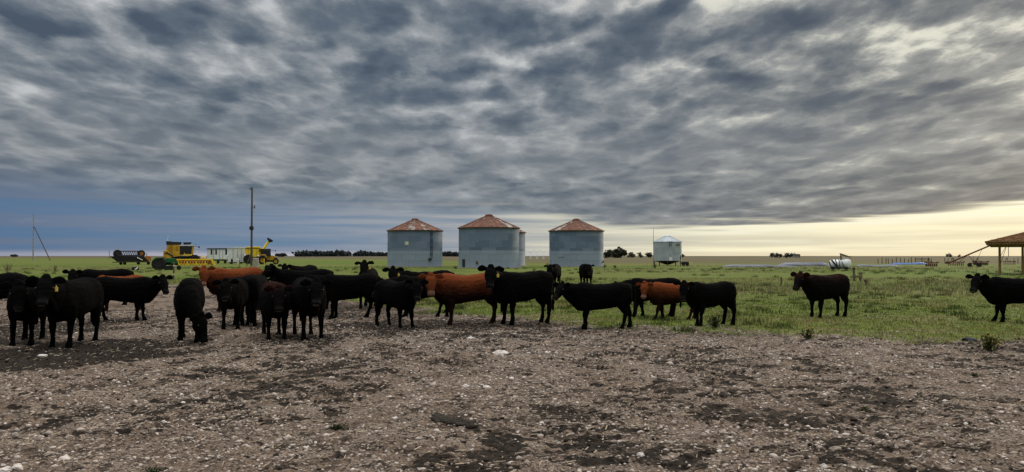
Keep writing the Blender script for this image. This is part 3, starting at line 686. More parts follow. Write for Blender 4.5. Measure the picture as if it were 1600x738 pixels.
def caravans():
    root, k = px_root('caravan', 339, 412, 'long pale blue caravan with three dark upright windows', 'caravan')
    X = lambda p: (p-339)*k
    Z = lambda y: (412-y)*k
    b = MB().box(X(323.5), X(355.5), -1.1, 1.1, Z(405.5), Z(389.6), .04).build('body', M['pale'], root)
    MB().prism([(X(321.8), Z(389.3)), (X(325), Z(388.2)), (X(354.5), Z(388)), (X(356), Z(389.3))], -1.25, 1.25).build('roof', M['galv_dark'], root)
    for a, c in ((329.4, 331.9), (336.6, 339), (352, 355)): MB().box(X(a), X(c), -1.13, -1.1, Z(398), Z(389.9)).build('window', M['glass'], b)
    MB().box(X(343.3), X(347.8), -1.12, -1.1, Z(404.5), Z(390.5)).build('door', M['white'], b)
    for x in (342.9, 347.9, 333.8): MB().box(X(x), X(x)+.05, -1.135, -1.1, Z(405), Z(390)).build('seam', M['galv_dark'], b)
    MB().box(X(324), X(356), -1, 1, Z(407.6), Z(405.6)).build('underframe', M['black'], root)
    for x in (328, 341, 352): wheel(root, X(x), -.9, 2.3*k, .25, nm=14)
    root, k = px_root('caravan', 369, 412.3, 'taller plain white box caravan beside the yellow grain cart', 'caravan')
    X = lambda p: (p-369)*k
    Z = lambda y: (412.3-y)*k
    b = MB().box(X(356.6), X(382), -1.2, 1.2, Z(409.8), Z(388.4), .04).build('body', M['white'], root)
    MB().prism([(X(356.2), Z(388.3)), (X(360), Z(387.3)), (X(380), Z(386.3)), (X(382.3), Z(388.3))], -1.3, 1.3).build('roof', M['white'], root)
    for x in (364, 371.3, 376.8): MB().box(X(x), X(x)+.05, -1.225, -1.2, Z(409), Z(389.5)).build('seam', M['galv_dark'], b)
    MB().box(X(372), X(376), -1.25, -1.2, Z(407), Z(396)).build('door', M['pale'], b)
    MB().box(X(357), X(382), -1, 1, Z(411), Z(409.9)).build('underframe', M['black'], root)
    for x in (361, 377): wheel(root, X(x), -.9, 1.9*k, .25, nm=14)
    q, k = px_root('oil_drum', 362.5, 413.2, 'dark oil drum standing between the two caravans', 'drum')
    MB().lathe([(.2, 0), (.23, .02), (.23, .33), (.25, .35), (.23, .37), (.23, .7), (.25, .72), (.23, .74), (.23, 1.05), (.2, 1.07)], 18).build('drum', M['galv_dark'], q)
    q, k = px_root('gas_bottle', 372, 413.5, 'white gas bottle standing against the tall white caravan', 'gas bottle')
    MB().lathe([(.18, 0), (.2, .05), (.2, .95), (.12, 1.12), (.05, 1.15), (.05, 1.3)], 16).build('bottle', M['gas'], q)
    MB().bar((-.08, 0, 1.3), (.08, 0, 1.3), .04).build('valve', M['galv_dark'], q)
caravans()

def grain_cart():
    root, k = px_root('grain_cart', 397, 412.4, 'yellow grain cart with raised unloading auger and dark spout', 'grain cart')
    X = lambda p: (p-397)*k
    Z = lambda y: (412.4-y)*k
    t = MB().prism([(X(382.5), Z(396)), (X(382.5), Z(387.2)), (X(386), Z(386)), (X(404), Z(385.4)), (X(409), Z(388)), (X(407), Z(395)), (X(400), Z(402)), (X(391), Z(402))], -1.3, 1.3, .06).build('tub', M['bright_yellow'], root)
    for x in (388, 394.5, 401): MB().box(X(x), X(x)+.1, -1.36, -1.3, Z(397), Z(387)).build('rib', M['yellow'], t)
    MB().box(X(383.5), X(406), -1.38, -1.3, Z(388.4), Z(387.6)).box(X(404.5), X(406.5), -1.38, -1.3, Z(394), Z(390)).build('trim', M['galv_dark'], t)
    MB().bar((X(405), -.6, Z(399)), (X(420.5), -.6, Z(376.5)), .27, .25, 14).build('auger', M['bright_yellow'], root)
    MB().bar((X(419.8), -.6, Z(377.5)), (X(423.3), -.6, Z(374.8)), .35, .3, 12).bar((X(417.5), -.6, Z(372.5)), (X(426), -.6, Z(377.4)), .2, .26, 12).build('spout', M['black'], root)
    MB().prism([(X(384), Z(404)), (X(384), Z(401)), (X(408), Z(401)), (X(408), Z(404))], -.6, .6).bar((X(405), 0, Z(404)), (X(412), 0, Z(406)), .1).build('chassis', M['galv_dark'], root)
    for y in (-1.1, 1.1): wheel(root, X(388), y, 7.2*k, .7)
grain_cart()
def yellow_tractor():
    root, k = px_root('tractor', 419, 413.2, 'yellow tractor with dark closed cab coupled to the grain cart', 'tractor')
    X = lambda p: (p-419)*k
    Z = lambda y: (413.2-y)*k
    cab = MB().prism([(X(406.8), Z(402)), (X(407), Z(391)), (X(422.5), Z(391)), (X(423.6), Z(400))], -.8, .8, .05).build('cab', M['glass'], root)
    MB().prism([(X(405.5), Z(390.8)), (X(406), Z(389)), (X(422.6), Z(389)), (X(423.6), Z(390.8))], -.95, .95, .04).build('cab_roof', M['black'], cab)
    for x in (407, 414.5, 422.3): MB().box(X(x), X(x)+.09, -.84, -.8, Z(401), Z(391)).build('window_post', M['black'], cab)
    MB().prism([(X(416), Z(405)), (X(417), Z(398.6)), (X(428), Z(399.6)), (X(433), Z(403)), (X(433), Z(407)), (X(418), Z(407))], -.5, .5, .06).build('hood', M['yellow'], root)
    MB().box(X(429), X(433.3), -.52, .52, Z(407), Z(402.5)).build('grille', M['galv_dark'], root)
    MB().box(X(408), X(433), -.3, .3, Z(409.5), Z(406)).box(X(429), X(433), -.8, .8, Z(410), Z(408.6)).build('chassis', M['black'], root)
    MB().prism([(X(403.4), Z(403)), (X(406), Z(397.8)), (X(415), Z(397.8)), (X(418), Z(403)), (X(416), Z(403)), (X(413.5), Z(399)), (X(407), Z(399))], -1.3, -.7, .03).build('fender', M['yellow'], root)
    MB().bar((X(423.5), -.7, Z(391.5)), (X(430.5), -.7, Z(391.5)), .025).box(X(430), X(431.2), -.75, -.65, Z(393.4), Z(391)).build('mirror', M['black'], root)
    for y in (-1.0, 1.0): wheel(root, X(410.5), y, 6.4*k, .6, rim=M['yellow']); wheel(root, X(431), y, 4.7*k, .4, rim=M['yellow'], nm=18)
yellow_tractor()

# ------------------------------------------------------------------ white tank on cart
def tank():
    root, k = px_root('tank_cart', 1313, 422, 'white tank on a cart with brown box and board on top', 'tank')
    X = lambda p: (p-1313)*k
    Z = lambda y: (422-y)*k
    prof = [(.05, -.78), (.35, -.74), (.52, -.62), (.60, -.45), (.60, .45), (.52, .62), (.35, .74), (.05, .78)]
    t = MB().lathe(prof, 32, axis='X').xform(Matrix.Translation((X(1319), 0, Z(412.4))) @ Matrix.Rotation(R(-30), 4, 'Z')).build('tank', M['white'], root); smooth_by_angle(t, 40)
    t2 = MB().lathe([(r*.93, z*.9) for r, z in prof], 32, axis='X').xform(Matrix.Translation((X(1303.5), .5, Z(413.2))) @ Matrix.Rotation(R(50), 4, 'Z')).build('tank', M['white'], root); smooth_by_angle(t2, 40)
    f = MB().bar((X(1295), -.5, Z(409)), (X(1300), -.5, Z(421)), .07).bar((X(1299), -.62, Z(406)), (X(1311), -.62, Z(421)), .10).bar((X(1305), -.66, Z(405)), (X(1309), -.66, Z(421)), .06).bar((X(1312), -.75, Z(407)), (X(1311), -.75, Z(420)), .04).bar((X(1315), -.75, Z(409)), (X(1320), -.75, Z(421)), .05)  # slanted struts put in for the shadow stripes across the tank
    f.box(X(1296), X(1329), -.5, .5, Z(420), Z(419)).build('frame', M['galv_dark'], root)
    MB().box(X(1312.5), X(1315), -.3, .3, Z(405.5), Z(396.5), .01).build('box_post', M['wood'], root)
    MB().prism([(X(1311), Z(397)), (X(1313), Z(395.8)), (X(1330), Z(401.5)), (X(1330), Z(403)), (X(1317), Z(400.5))], -.35, .35, .01).build('board', mat('grey_brown_board', (.16, .13, .08), .85), root)
    MB().box(X(1318), X(1319.5), -.35, -.2, Z(405), Z(399.5)).build('pipe', M['cream'], root)
    for x in (1301, 1322): wheel(root, X(x), -.55, 2.6*k, .18, nm=14)
tank()

# ------------------------------------------------------------------ plastic grain bags and sheets
def bag(name, x0, x1, yb, hpx, depth, m, label, cat, seed):
    a, b = at(x0, yb), at(x1, yb+.0); k = a.y/F_PX; L = (b-a).length; h = hpx*k
    n = int(L/.35); ns = 12; rs = np.random.RandomState(seed); V = []; F = []
    tt = np.linspace(0, 1, n)
    for i, t in enumerate(tt):
        e = min(1, 6*t, 6*(1-t)); e = math.sqrt(max(e, .02)); hh = h*e*(.75+.5*vn(np.array([t*L*.35]), np.array([seed*1.0]), seed)[0]); ww = depth*.5*(.6+.4*e)
        for j in range(ns+1):
            an = math.pi*j/ns; wr = 1+.12*(rs.rand()-.5)
            V.append((a.x+t*(b.x-a.x), a.y-ww*math.cos(an)*wr+ .3*math.sin(t*9), -.05+(hh+.05)*math.sin(an)**.8*wr))
    for i in range(n-1):
        for j in range(ns): q = i*(ns+1)+j; F.append((q, q+ns+1, q+ns+2, q+1))
    o = np_mesh(name, np.array(V)-np.array([a.x, a.y, 0]), np.array(F), m, smooth=True, k=4); o.location = (a.x, a.y, 0)
    tag(o, label, cat)
bag('grain_bag', 1128, 1246, 417.2, 3.6, 2.0, M['tarp_white'], 'long flattened white plastic grain bag, nearest row and furthest left', 'grain bag', 3)
bag('grain_bag', 1215, 1296, 415.6, 4.6, 2.2, M['tarp_white'], 'bluish white plastic grain bag ending left of the white tank', 'grain bag', 5)
bag('grain_bag', 1336, 1404, 416.4, 3.0, 2.0, M['tarp_white'], 'grey white plastic grain bag lying just right of the white tank', 'grain bag', 8)
bag('blue_tarp', 1392, 1450, 413.4, 3.0, 1.8, M['tarp_blue'], 'long bright blue plastic sheet heap in front of the far fence', 'tarp', 12)
bag('blue_tarp', 1258, 1292, 414.2, 4.4, 1.2, M['tarp_blue'], 'short blue plastic heap behind the grain bag left of the white tank', 'tarp', 15)

# ------------------------------------------------------------------ rusty implements, auger, shed
def disc_harrow(px, yb, w, label, seed):
    random.seed(seed); root, k = px_root('disc_harrow', px, yb, label, 'farm implement', R(random.uniform(-20, 20)))
    W_ = w*k
    fr = MB()
    for y in (-.6, 0, .6): fr.box(-W_/2, W_/2, y-.06, y+.06, .55, .67)
    for x in (-W_/2, 0, W_/2): fr.box(x-.06, x+.06, -.7, .7, .67, .77)
    fr.bar((0, -.6, .7), (-.1, -1.6, .35), .06); fr.build('frame', M['rust'], root)
    n = int(W_/.28)
    for i in range(n):
        x = -W_/2+(i+.5)*W_/n
        MB().lathe([(.27, -.02), (.28, 0), (.1, .05)], 16, (x, -.3, .27), 'X').lathe([(.27, -.02), (.28, 0), (.1, .05)], 16, (x, .35, .27), 'X').build('disc', M['rust'], root)
    MB().bar((-W_*.3, 0, .7), (-W_*.22, 0, 1.35), .05).bar((-W_*.12, 0, .7), (-W_*.2, 0, 1.35), .05).build('hitch_frame', M['rust'], root)
disc_harrow(1455, 417, 20, 'reddish disc harrow at the right end of the blue sheet', 3)
disc_harrow(1493, 415.6, 26, 'rusty disc harrow under the long leaning auger', 5)
disc_harrow(1532, 414.8, 24, 'rusty implement in the grass left of the shed posts', 8)
disc_harrow(1577, 414.2, 20, 'rusty implement seen between the two shed posts', 9)
def plough():
    root, k = px_root('plough', 1524, 417.5, 'small black plough with two low wheels before the rusty implements', 'farm implement')
    MB().box(-1.0, .9, -.08, .08, .5, .62).bar((-.3, 0, .6), (-.3, 0, 1.6), .03).build('beam', M['galv_dark'], root)
    for x in (-.7, .1, .7): MB().prism([(x, .55), (x+.08, .5), (x+.3, .05), (x, .1)], -.1, .12).build('share', M['galv_dark'], root)
    for x in (-.9, .5): wheel(root, x, -.3, .3, .15, nm=12)
plough()
def leaning_auger():
    root, k = px_root('grain_auger', 1512, 412.6, 'long rusty brown grain auger leaning up towards the shed roof', 'grain auger')
    k = at(1512, 412.6).y/F_PX
    X = lambda p: (p-1512)*k
    Z = lambda y: (412.6-y)*k
    MB().bar((X(1480), 0, Z(412)), (X(1548), 0, Z(383.4)), .16, .16, 10).build('tube', M['rust'], root)
    MB().box(X(1546), X(1549), -.2, .2, Z(386), Z(382.5)).build('head', M['galv_dark'], root)
    MB().bar((X(1512), 0, Z(398)), (X(1496), -.4, Z(412)), .06).bar((X(1512), 0, Z(398)), (X(1524), .3, Z(412.6)), .06).bar((X(1534), 0, Z(390)), (X(1524), .3, Z(412)), .04).build('undercarriage', M['rust'], root)
    wheel(root, X(1524), .3, .35, .18, nm=12); wheel(root, X(1524), -.7, .35, .18, nm=12)
    MB().prism([(X(1476), Z(412.5)), (X(1477), Z(409)), (X(1485), Z(409)), (X(1483), Z(412.5))], -.5, .5).build('intake_hopper', M['rust'], root)
leaning_auger()

def shed():
    D = 71.; root = empty('open_shed', ((1561-800)/F_PX*D, D, 0), -math.atan2(761, F_PX)); tag(root, 'open-sided wooden shed with hipped brown roof at the right edge', 'shed')
    k = D/F_PX
    X = lambda p: (p-1561)*k*math.cos(math.atan2(761, F_PX))
    x0, x1, yf, yb = X(1540.5), X(1540.5)+17, -1.15, 7.2
    ze, th, zr = 2.66, .22, 4.55
    A = [(x0, yf), (x1, yf), (x1, yb), (x0, yb)]; rm = (yf+yb)/2; ra, rb = (x0+6.8, rm), (x1-6.8, rm)
    r = MB(); bm = r.bm
    def hip(dz):
        c = [bm.verts.new((p[0], p[1], ze+dz)) for p in A]; e = [bm.verts.new((ra[0], ra[1], zr+dz)), bm.verts.new((rb[0], rb[1], zr+dz))]
        return c, e
    c1, e1 = hip(th); c0, e0 = hip(0)
    for c, e in ((c1, e1), (c0, e0)):
        bm.faces.new((c[0], c[1], e[1], e[0])); bm.faces.new((c[1], c[2], e[1])); bm.faces.new((c[2], c[3], e[0], e[1])); bm.faces.new((c[3], c[0], e[0]))
    for i in range(4): bm.faces.new((c0[i], c0[(i+1) % 4], c1[(i+1) % 4], c1[i]))
    roof = r.build('roof', M['thatch'], root)
    # ragged courses of tiles on the front and left slopes
    cs = MB(); random.seed(4)
    for s in range(14):
        f = s/14.; y = yf+(rm-yf)*f; z = ze+th+(zr-ze)*f; xa, xb = x0+6.8*f, x1-6.8*f; x = xa
        while x < xb-.1:
            w = random.uniform(.22, .30); cs.box(x, min(x+w*.93, xb), y-.06-random.uniform(0, .05), y+.32, z-.03+random.uniform(-.01, .02), z+.045+random.uniform(0, .03)); x += w
        xs = x0+6.8*f; y_ = yf+(rm-yf)*f; ye = yb-(yb-rm)*f
        while y_ < ye-.1:
            w = random.uniform(.22, .30); cs.box(xs-.06-random.uniform(0, .05), xs+.32, y_, min(y_+w*.93, ye), z-.03, z+.05+random.uniform(0, .03)); y_ += w
    cs.build('tiles', M['thatch'], roof)
    cs = MB().bar((x0, yf, ze+th+.0), (ra[0], ra[1], zr+th+.02), .07).bar((x0, yb, ze+th+.03), (ra[0], ra[1], zr+th+.05), .09).bar((ra[0], ra[1], zr+th+.05), (rb[0], rb[1], zr+th+.05), .09)
    cs.build('ridge_tiles', M['thatch'], roof)
    wm = mat('golden_brown_wood', (.28, .17, .07), .85, 0, .3, 5, .4, stretch=(4, 4, .5))
    for (px, y) in ((1561.5, 0), (1597, .0), (1634, 0), (1671, 0), (1708, 0), (1745, 0)): MB().bar((X(px), y, -.3), (X(px)+.02, y, ze+.05), .115, .10, 10).build('post', wm, root)
    for (px, y) in ((1561.5, 6), (1650, 6), (1745, 6)): MB().bar((X(px), y, -.3), (X(px), y, ze+.05), .10, .09, 10).build('post', wm, root)
    MB().box(x0+.3, x1-.3, -.08, .08, ze-.20, ze-.003).box(x0+.3, x1-.3, 5.92, 6.08, ze-.20, ze-.003).build('beam', wm, root)
    MB().bar((X(1572), 0, ze-.15), (X(1560), 3.5, 1.3), .02).bar((X(1575.5), 0, ze-.1), (X(1575.5), 0, 1.6), .025).bar((X(1573), .2, ze-.1), (X(1562), 5, .7), .02).build('tie_wires', M['galv_dark'], root)
shed()

# ------------------------------------------------------------------ trees
def leaf_mat(name, c): return mat(name, c, .9, 0, .35, 1.2)
LM = [leaf_mat('dark_foliage', (.028, .036, .026)), leaf_mat('olive_foliage', (.045, .050, .028)), leaf_mat('haze_blue_foliage', (.022, .034, .036))]  # the blue one has the haze of distance mixed into its leaf colour
TM = mat('trunk_bark', (.06, .048, .038), .9)
def crown_geo(c, rx, rz, n, leaf, rs):
    """leaf clumps through an uneven crown volume"""
    out = []
    lobes = [(c + np.array([rs.uniform(-.55, .55)*rx, rs.uniform(-.5, .5)*rx, rs.uniform(-.5, .55)*rz]), rs.uniform(.35, .62)) for _ in range(9)]
    for i in range(n):
        lc, lr = lobes[rs.randint(len(lobes))]; d = rs.normal(size=3); d /= np.linalg.norm(d); rad = rs.uniform(.55, 1.05)
        p = lc + d*np.array([rx, rx, rz])*lr*rad
        nrm = rs.normal(size=3); nrm /= np.linalg.norm(nrm); t = np.cross(nrm, [.3, .5, .8]); t /= np.linalg.norm(t); b = np.cross(nrm, t); s = leaf*rs.uniform(.5, 1.3)
        out.append(np.array([p+t*s, p+b*s*.8, p-t*s*.9, p-b*s*.7]))
    return out
def quads_obj(name, qs, m, parent=None):
    V = np.vstack(qs); F = np.arange(len(V)).reshape(-1, 4); o = np_mesh(name, V, F, m, k=4)
    if parent: o.parent = parent
    return o
def tree(px, D, top, wpx, label, cat='tree', seed=0, m=0, group=None, n=260, low=.08):
    rs = np.random.RandomState(seed); k = D/F_PX; x = (px-800)*k; gzv = gz(x, D); h = (400-top)*k+CAM_H-gzv
    root = empty('tree', (x, D, gzv)); tag(root, label, cat, group)
    r = wpx*k/2*(1.35 if D < 700 else 1.6)
    t = MB().bar((0, 0, -.5), (r*.05, 0, h*.45), r*.10, r*.06)
    for i in range(4):
        a = rs.uniform(0, 6.28); t.bar((0, 0, h*.3), (r*.55*math.cos(a), r*.55*math.sin(a), h*rs.uniform(.55, .75)), r*.05, r*.02, 6)
    t.build('trunk', TM, root)
    quads_obj('crown', crown_geo(np.array([0, 0, h*(.46+low/2)]), r, h*(.5-low/2)*1.15, int(n*2.2), r*.17, rs), LM[m], root)
tree(948.5, 620, 386.5, 12, 'dark bushy tree, left one just right of the rightmost large bin', seed=1, m=1)
tree(958, 640, 388.2, 10, 'lower dark tree between the two bushiest trees by the rightmost bin', seed=2, m=1)
tree(970, 630, 387.5, 19, 'widest dark rounded tree right of the rightmost large bin', seed=3, m=1, n=420)
tree(987, 700, 394.2, 9, 'small tree, first after the wide dark tree', seed=4, m=1, n=160)
tree(1000.5, 700, 393.8, 6, 'small upright tree midway to the small hopper bin', seed=5, m=1, n=160)
tree(1014, 700, 394.6, 8, 'small tree closest left of the small hopper bin', seed=6, m=1, n=160)
tree(1066, 700, 396, 5, 'tiny tree just right of the small hopper bin', seed=7, m=1, n=120)
for i, (x, tp, w) in enumerate([(1206, 394, 6), (1213, 395, 6), (1219, 396, 6), (1228, 394.5, 7), (1235, 395.5, 6), (1241, 395, 5)]):
    tree(x, 900, tp, w, '%s small dark tree from the left in the far row by the farmhouse' % ORD[i], seed=20+i, m=0, n=130, group='far trees beside the farmhouse', low=.1)
for i, (x, tp, w) in enumerate([(1480, 396.5, 3.5), (1484.5, 395.3, 5), (1498.5, 397, 3.5)]):
    tree(x, 900, tp, w, '%s of three tiny far trees on the horizon left of the shed' % ORD[i], seed=30+i, m=1, n=110, group='tiny trees left of the shed')
for i, (x, w) in enumerate([(436, 8), (443, 9)]):
    tree(x, 1300, 396.2-i*.5, w, ['lower left one of two small blue-dark trees left of the far wood', 'taller right one of two small blue-dark trees left of the far wood'][i], seed=40+i, m=2, n=160, group='pair of trees left of the far wood', low=.05)
tree(22, 900, 398.2, 10, 'tiny dome-shaped bush on the horizon at far left', 'bush', seed=50, m=0, n=120, low=.0)
# small far house by the trees
q = empty('farmhouse', ((1244.5-800)/F_PX*880, 880, gz(313, 880))); tag(q, 'tiny pale farmhouse at the right end of the far tree row', 'house')
MB().box(-3, 3, -3, 3, -.3, 3.2).build('wall', M['concrete'], q); MB().prism([(-3.4, 3.2), (3.4, 3.2), (2.2, 4.4), (-2.2, 4.4)], -3.3, 3.3).build('roof', M['galv_dark'], q)
for x in (-1.6, 1.2): MB().box(x, x+.9, -3.05, -3, 1, 2.2).build('window', M['glass'], q)
def far_wood():
    rs = np.random.RandomState(99); qs = []
    D = 1500.; k = D/F_PX; px = 458.0
    while px < 732:
        f = (px-458)/(605-458)
        hp = 7.8-2.0*max(0, f)*.9 if f < 1 else 6.2
        hp += 2.2*(vn(np.array([px*.09]), np.array([3.0]), 5)[0]-.5)*2 + rs.uniform(-.7, 1.0)
        hp = max(hp, 3.2); x = (px-800)*k; y = D+rs.uniform(-15, 90)+max(0, f)*90; g = gz(x, y); h = hp*k+1.5; r = rs.uniform(3.5, 6)
        qs += crown_geo(np.array([x, y, g+h*.42]), r*1.25, h*.62, 90, r*.34, rs); px += rs.uniform(.8, 1.5)
    o = quads_obj('far_wood', qs, LM[2]); tag(o, 'long dark blue wood on the horizon behind the leftmost grain bin', 'wood', kind='stuff')
far_wood()
# centre pivot irrigation, far
def pivot():
    D = 420.; k = D/F_PX; root = empty('irrigation_pivot', ((839-800)*k, D, 0)); tag(root, 'far pale arched irrigation pivot between the middle and right bins', 'irrigation machine')
    n = 4; w = 10*k
    for i in range(n):
        x0 = (-20+i*10)*k; sp = MB(); pts = [(x0+w*t, 0, 3.4+1.1*math.sin(math.pi*t)) for t in np.linspace(0, 1, 9)]
        sp.tube(pts, .09)
        low = [(x0+w*t, 0, 3.1+.55*math.sin(math.pi*t)) for t in np.linspace(0, 1, 9)]; sp.tube(low, .04)
        for a, b in zip(pts[1::2], low[2::2]): sp.bar(a, b, .03)
        sp.build('span', M['pale'], root)
    for i in range(n+1):
        x0 = (-20+i*10)*k; MB().bar((x0, -1.5, .2), (x0, 0, 3.4), .07).bar((x0, 1.5, .2), (x0, 0, 3.4), .07).build('tower', M['pale'], root)
        for y in (-1.6, 1.6): MB().lathe([(.5, -.12), (.5, .12)], 16, (x0, y, .5), 'Y').build('wheel', M['pale'], root)
pivot()

# ------------------------------------------------------------------ cattle
def coat(name, top, low, tint=None, muz=None):
    m = bpy.data.materials.new(name); m.use_nodes = True; t = NT(m.node_tree); b = t.n['Principled BSDF']
    P = t.new('ShaderNodeTexCoord').outputs['Object']; x, y, z = t.sep(P)
    n = t.noise(P, 5, 4, .6); f = t.noise(t.xyz(t.m('MULTIPLY', x, 22), t.m('MULTIPLY', y, 60), t.m('MULTIPLY', z, 45)), 1.0, 4, .7)
    c = t.mix(t.step(t.m('MULTIPLY_ADD', t.m('SUBTRACT', n, .5), .22, z), .66, 1.20), low, top)        # breed's darker points, plus shade on belly and legs painted into the coat
    c = t.mix(t.step(f, .35, .7), c, (1.35, 1.35, 1.4), 'MULTIPLY')
    if tint: c = t.mix(t.m('MULTIPLY', t.step(t.m('MULTIPLY_ADD', t.m('SUBTRACT', n, .5), .6, z), 1.05, 1.25), .8), c, tint)
    a = t.new('ShaderNodeAttribute'); a.attribute_name = 'muzzle'
    a2 = t.new('ShaderNodeAttribute'); a2.attribute_name = 'nose_glint'
    c = t.mix(t.m('MULTIPLY', a.outputs['Fac'], .8), c, muz or tuple(q*1.3+.003 for q in top))
    c = t.mix(t.m('MULTIPLY', a2.outputs['Fac'], .9), c, tuple(q*1.5 for q in muz) if muz else (.12, .11, .105))  # pale band paints the wet glint of sky onto the nose
    t.l.new(c, b.inputs['Base Color'])
    t.l.new(t.m('MULTIPLY_ADD', a.outputs['Fac'], -.35, .92), b.inputs['Roughness']); b.inputs['Specular IOR Level'].default_value = .04
    bn = t.new('ShaderNodeBump'); bn.inputs['Strength'].default_value = .45; bn.inputs['Distance'].default_value = .012
    t.l.new(t.m('ADD', f, n), bn.inputs['Height']); t.l.new(bn.outputs[0], b.inputs['Normal'])
    return m
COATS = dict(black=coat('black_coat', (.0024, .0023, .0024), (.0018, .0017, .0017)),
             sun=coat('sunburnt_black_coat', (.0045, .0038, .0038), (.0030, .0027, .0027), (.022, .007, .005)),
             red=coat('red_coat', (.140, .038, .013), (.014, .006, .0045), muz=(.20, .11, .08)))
EYE = mat('eye', (.006, .005, .004), .3, 0, .1, spec=.6)

def ring_loft(bm, rings, seg=14):
    """rings: (centre, side vec, up vec, half width, half up, half down, exponent)"""
    prev = None; first = None
    for (c, s, u, w, hu, hd, e) in rings:
        cur = []
        for i in range(seg):
            a = 2*math.pi*i/seg; ca, sa = math.cos(a), math.sin(a)
            k = (abs(ca)**e+abs(sa)**e)**(-1/e)
            cur.append(bm.verts.new(c + s*(w*ca*k) + u*((hu if sa > 0 else hd)*sa*k)))
        if prev:
            for i in range(seg): bm.faces.new((prev[i], prev[(i+1) % seg], cur[(i+1) % seg], cur[i]))
        else: first = cur
        prev = cur
    bm.faces.new(list(reversed(first))); bm.faces.new(prev)
def path_loft(bm, pts, seg=12, side=Vector((0, 1, 0)), e=2.0):
    """pts: (x,y,z, half width across, half width along)"""
    rings = []
    P = [Vector(p[:3]) for p in pts]
    for i, p in enumerate(P):
        d = (P[min(i+1, len(P)-1)]-P[max(i-1, 0)]).normalized()
        s = (side-d*side.dot(d)).normalized(); u = d.cross(s).normalized()
        rings.append((p, s, u, pts[i][3], pts[i][4], pts[i][4], e))
    ring_loft(bm, rings, seg)
def bez(p0, p1, p2, t): return p0*(1-t)**2+p1*2*t*(1-t)+p2*t*t

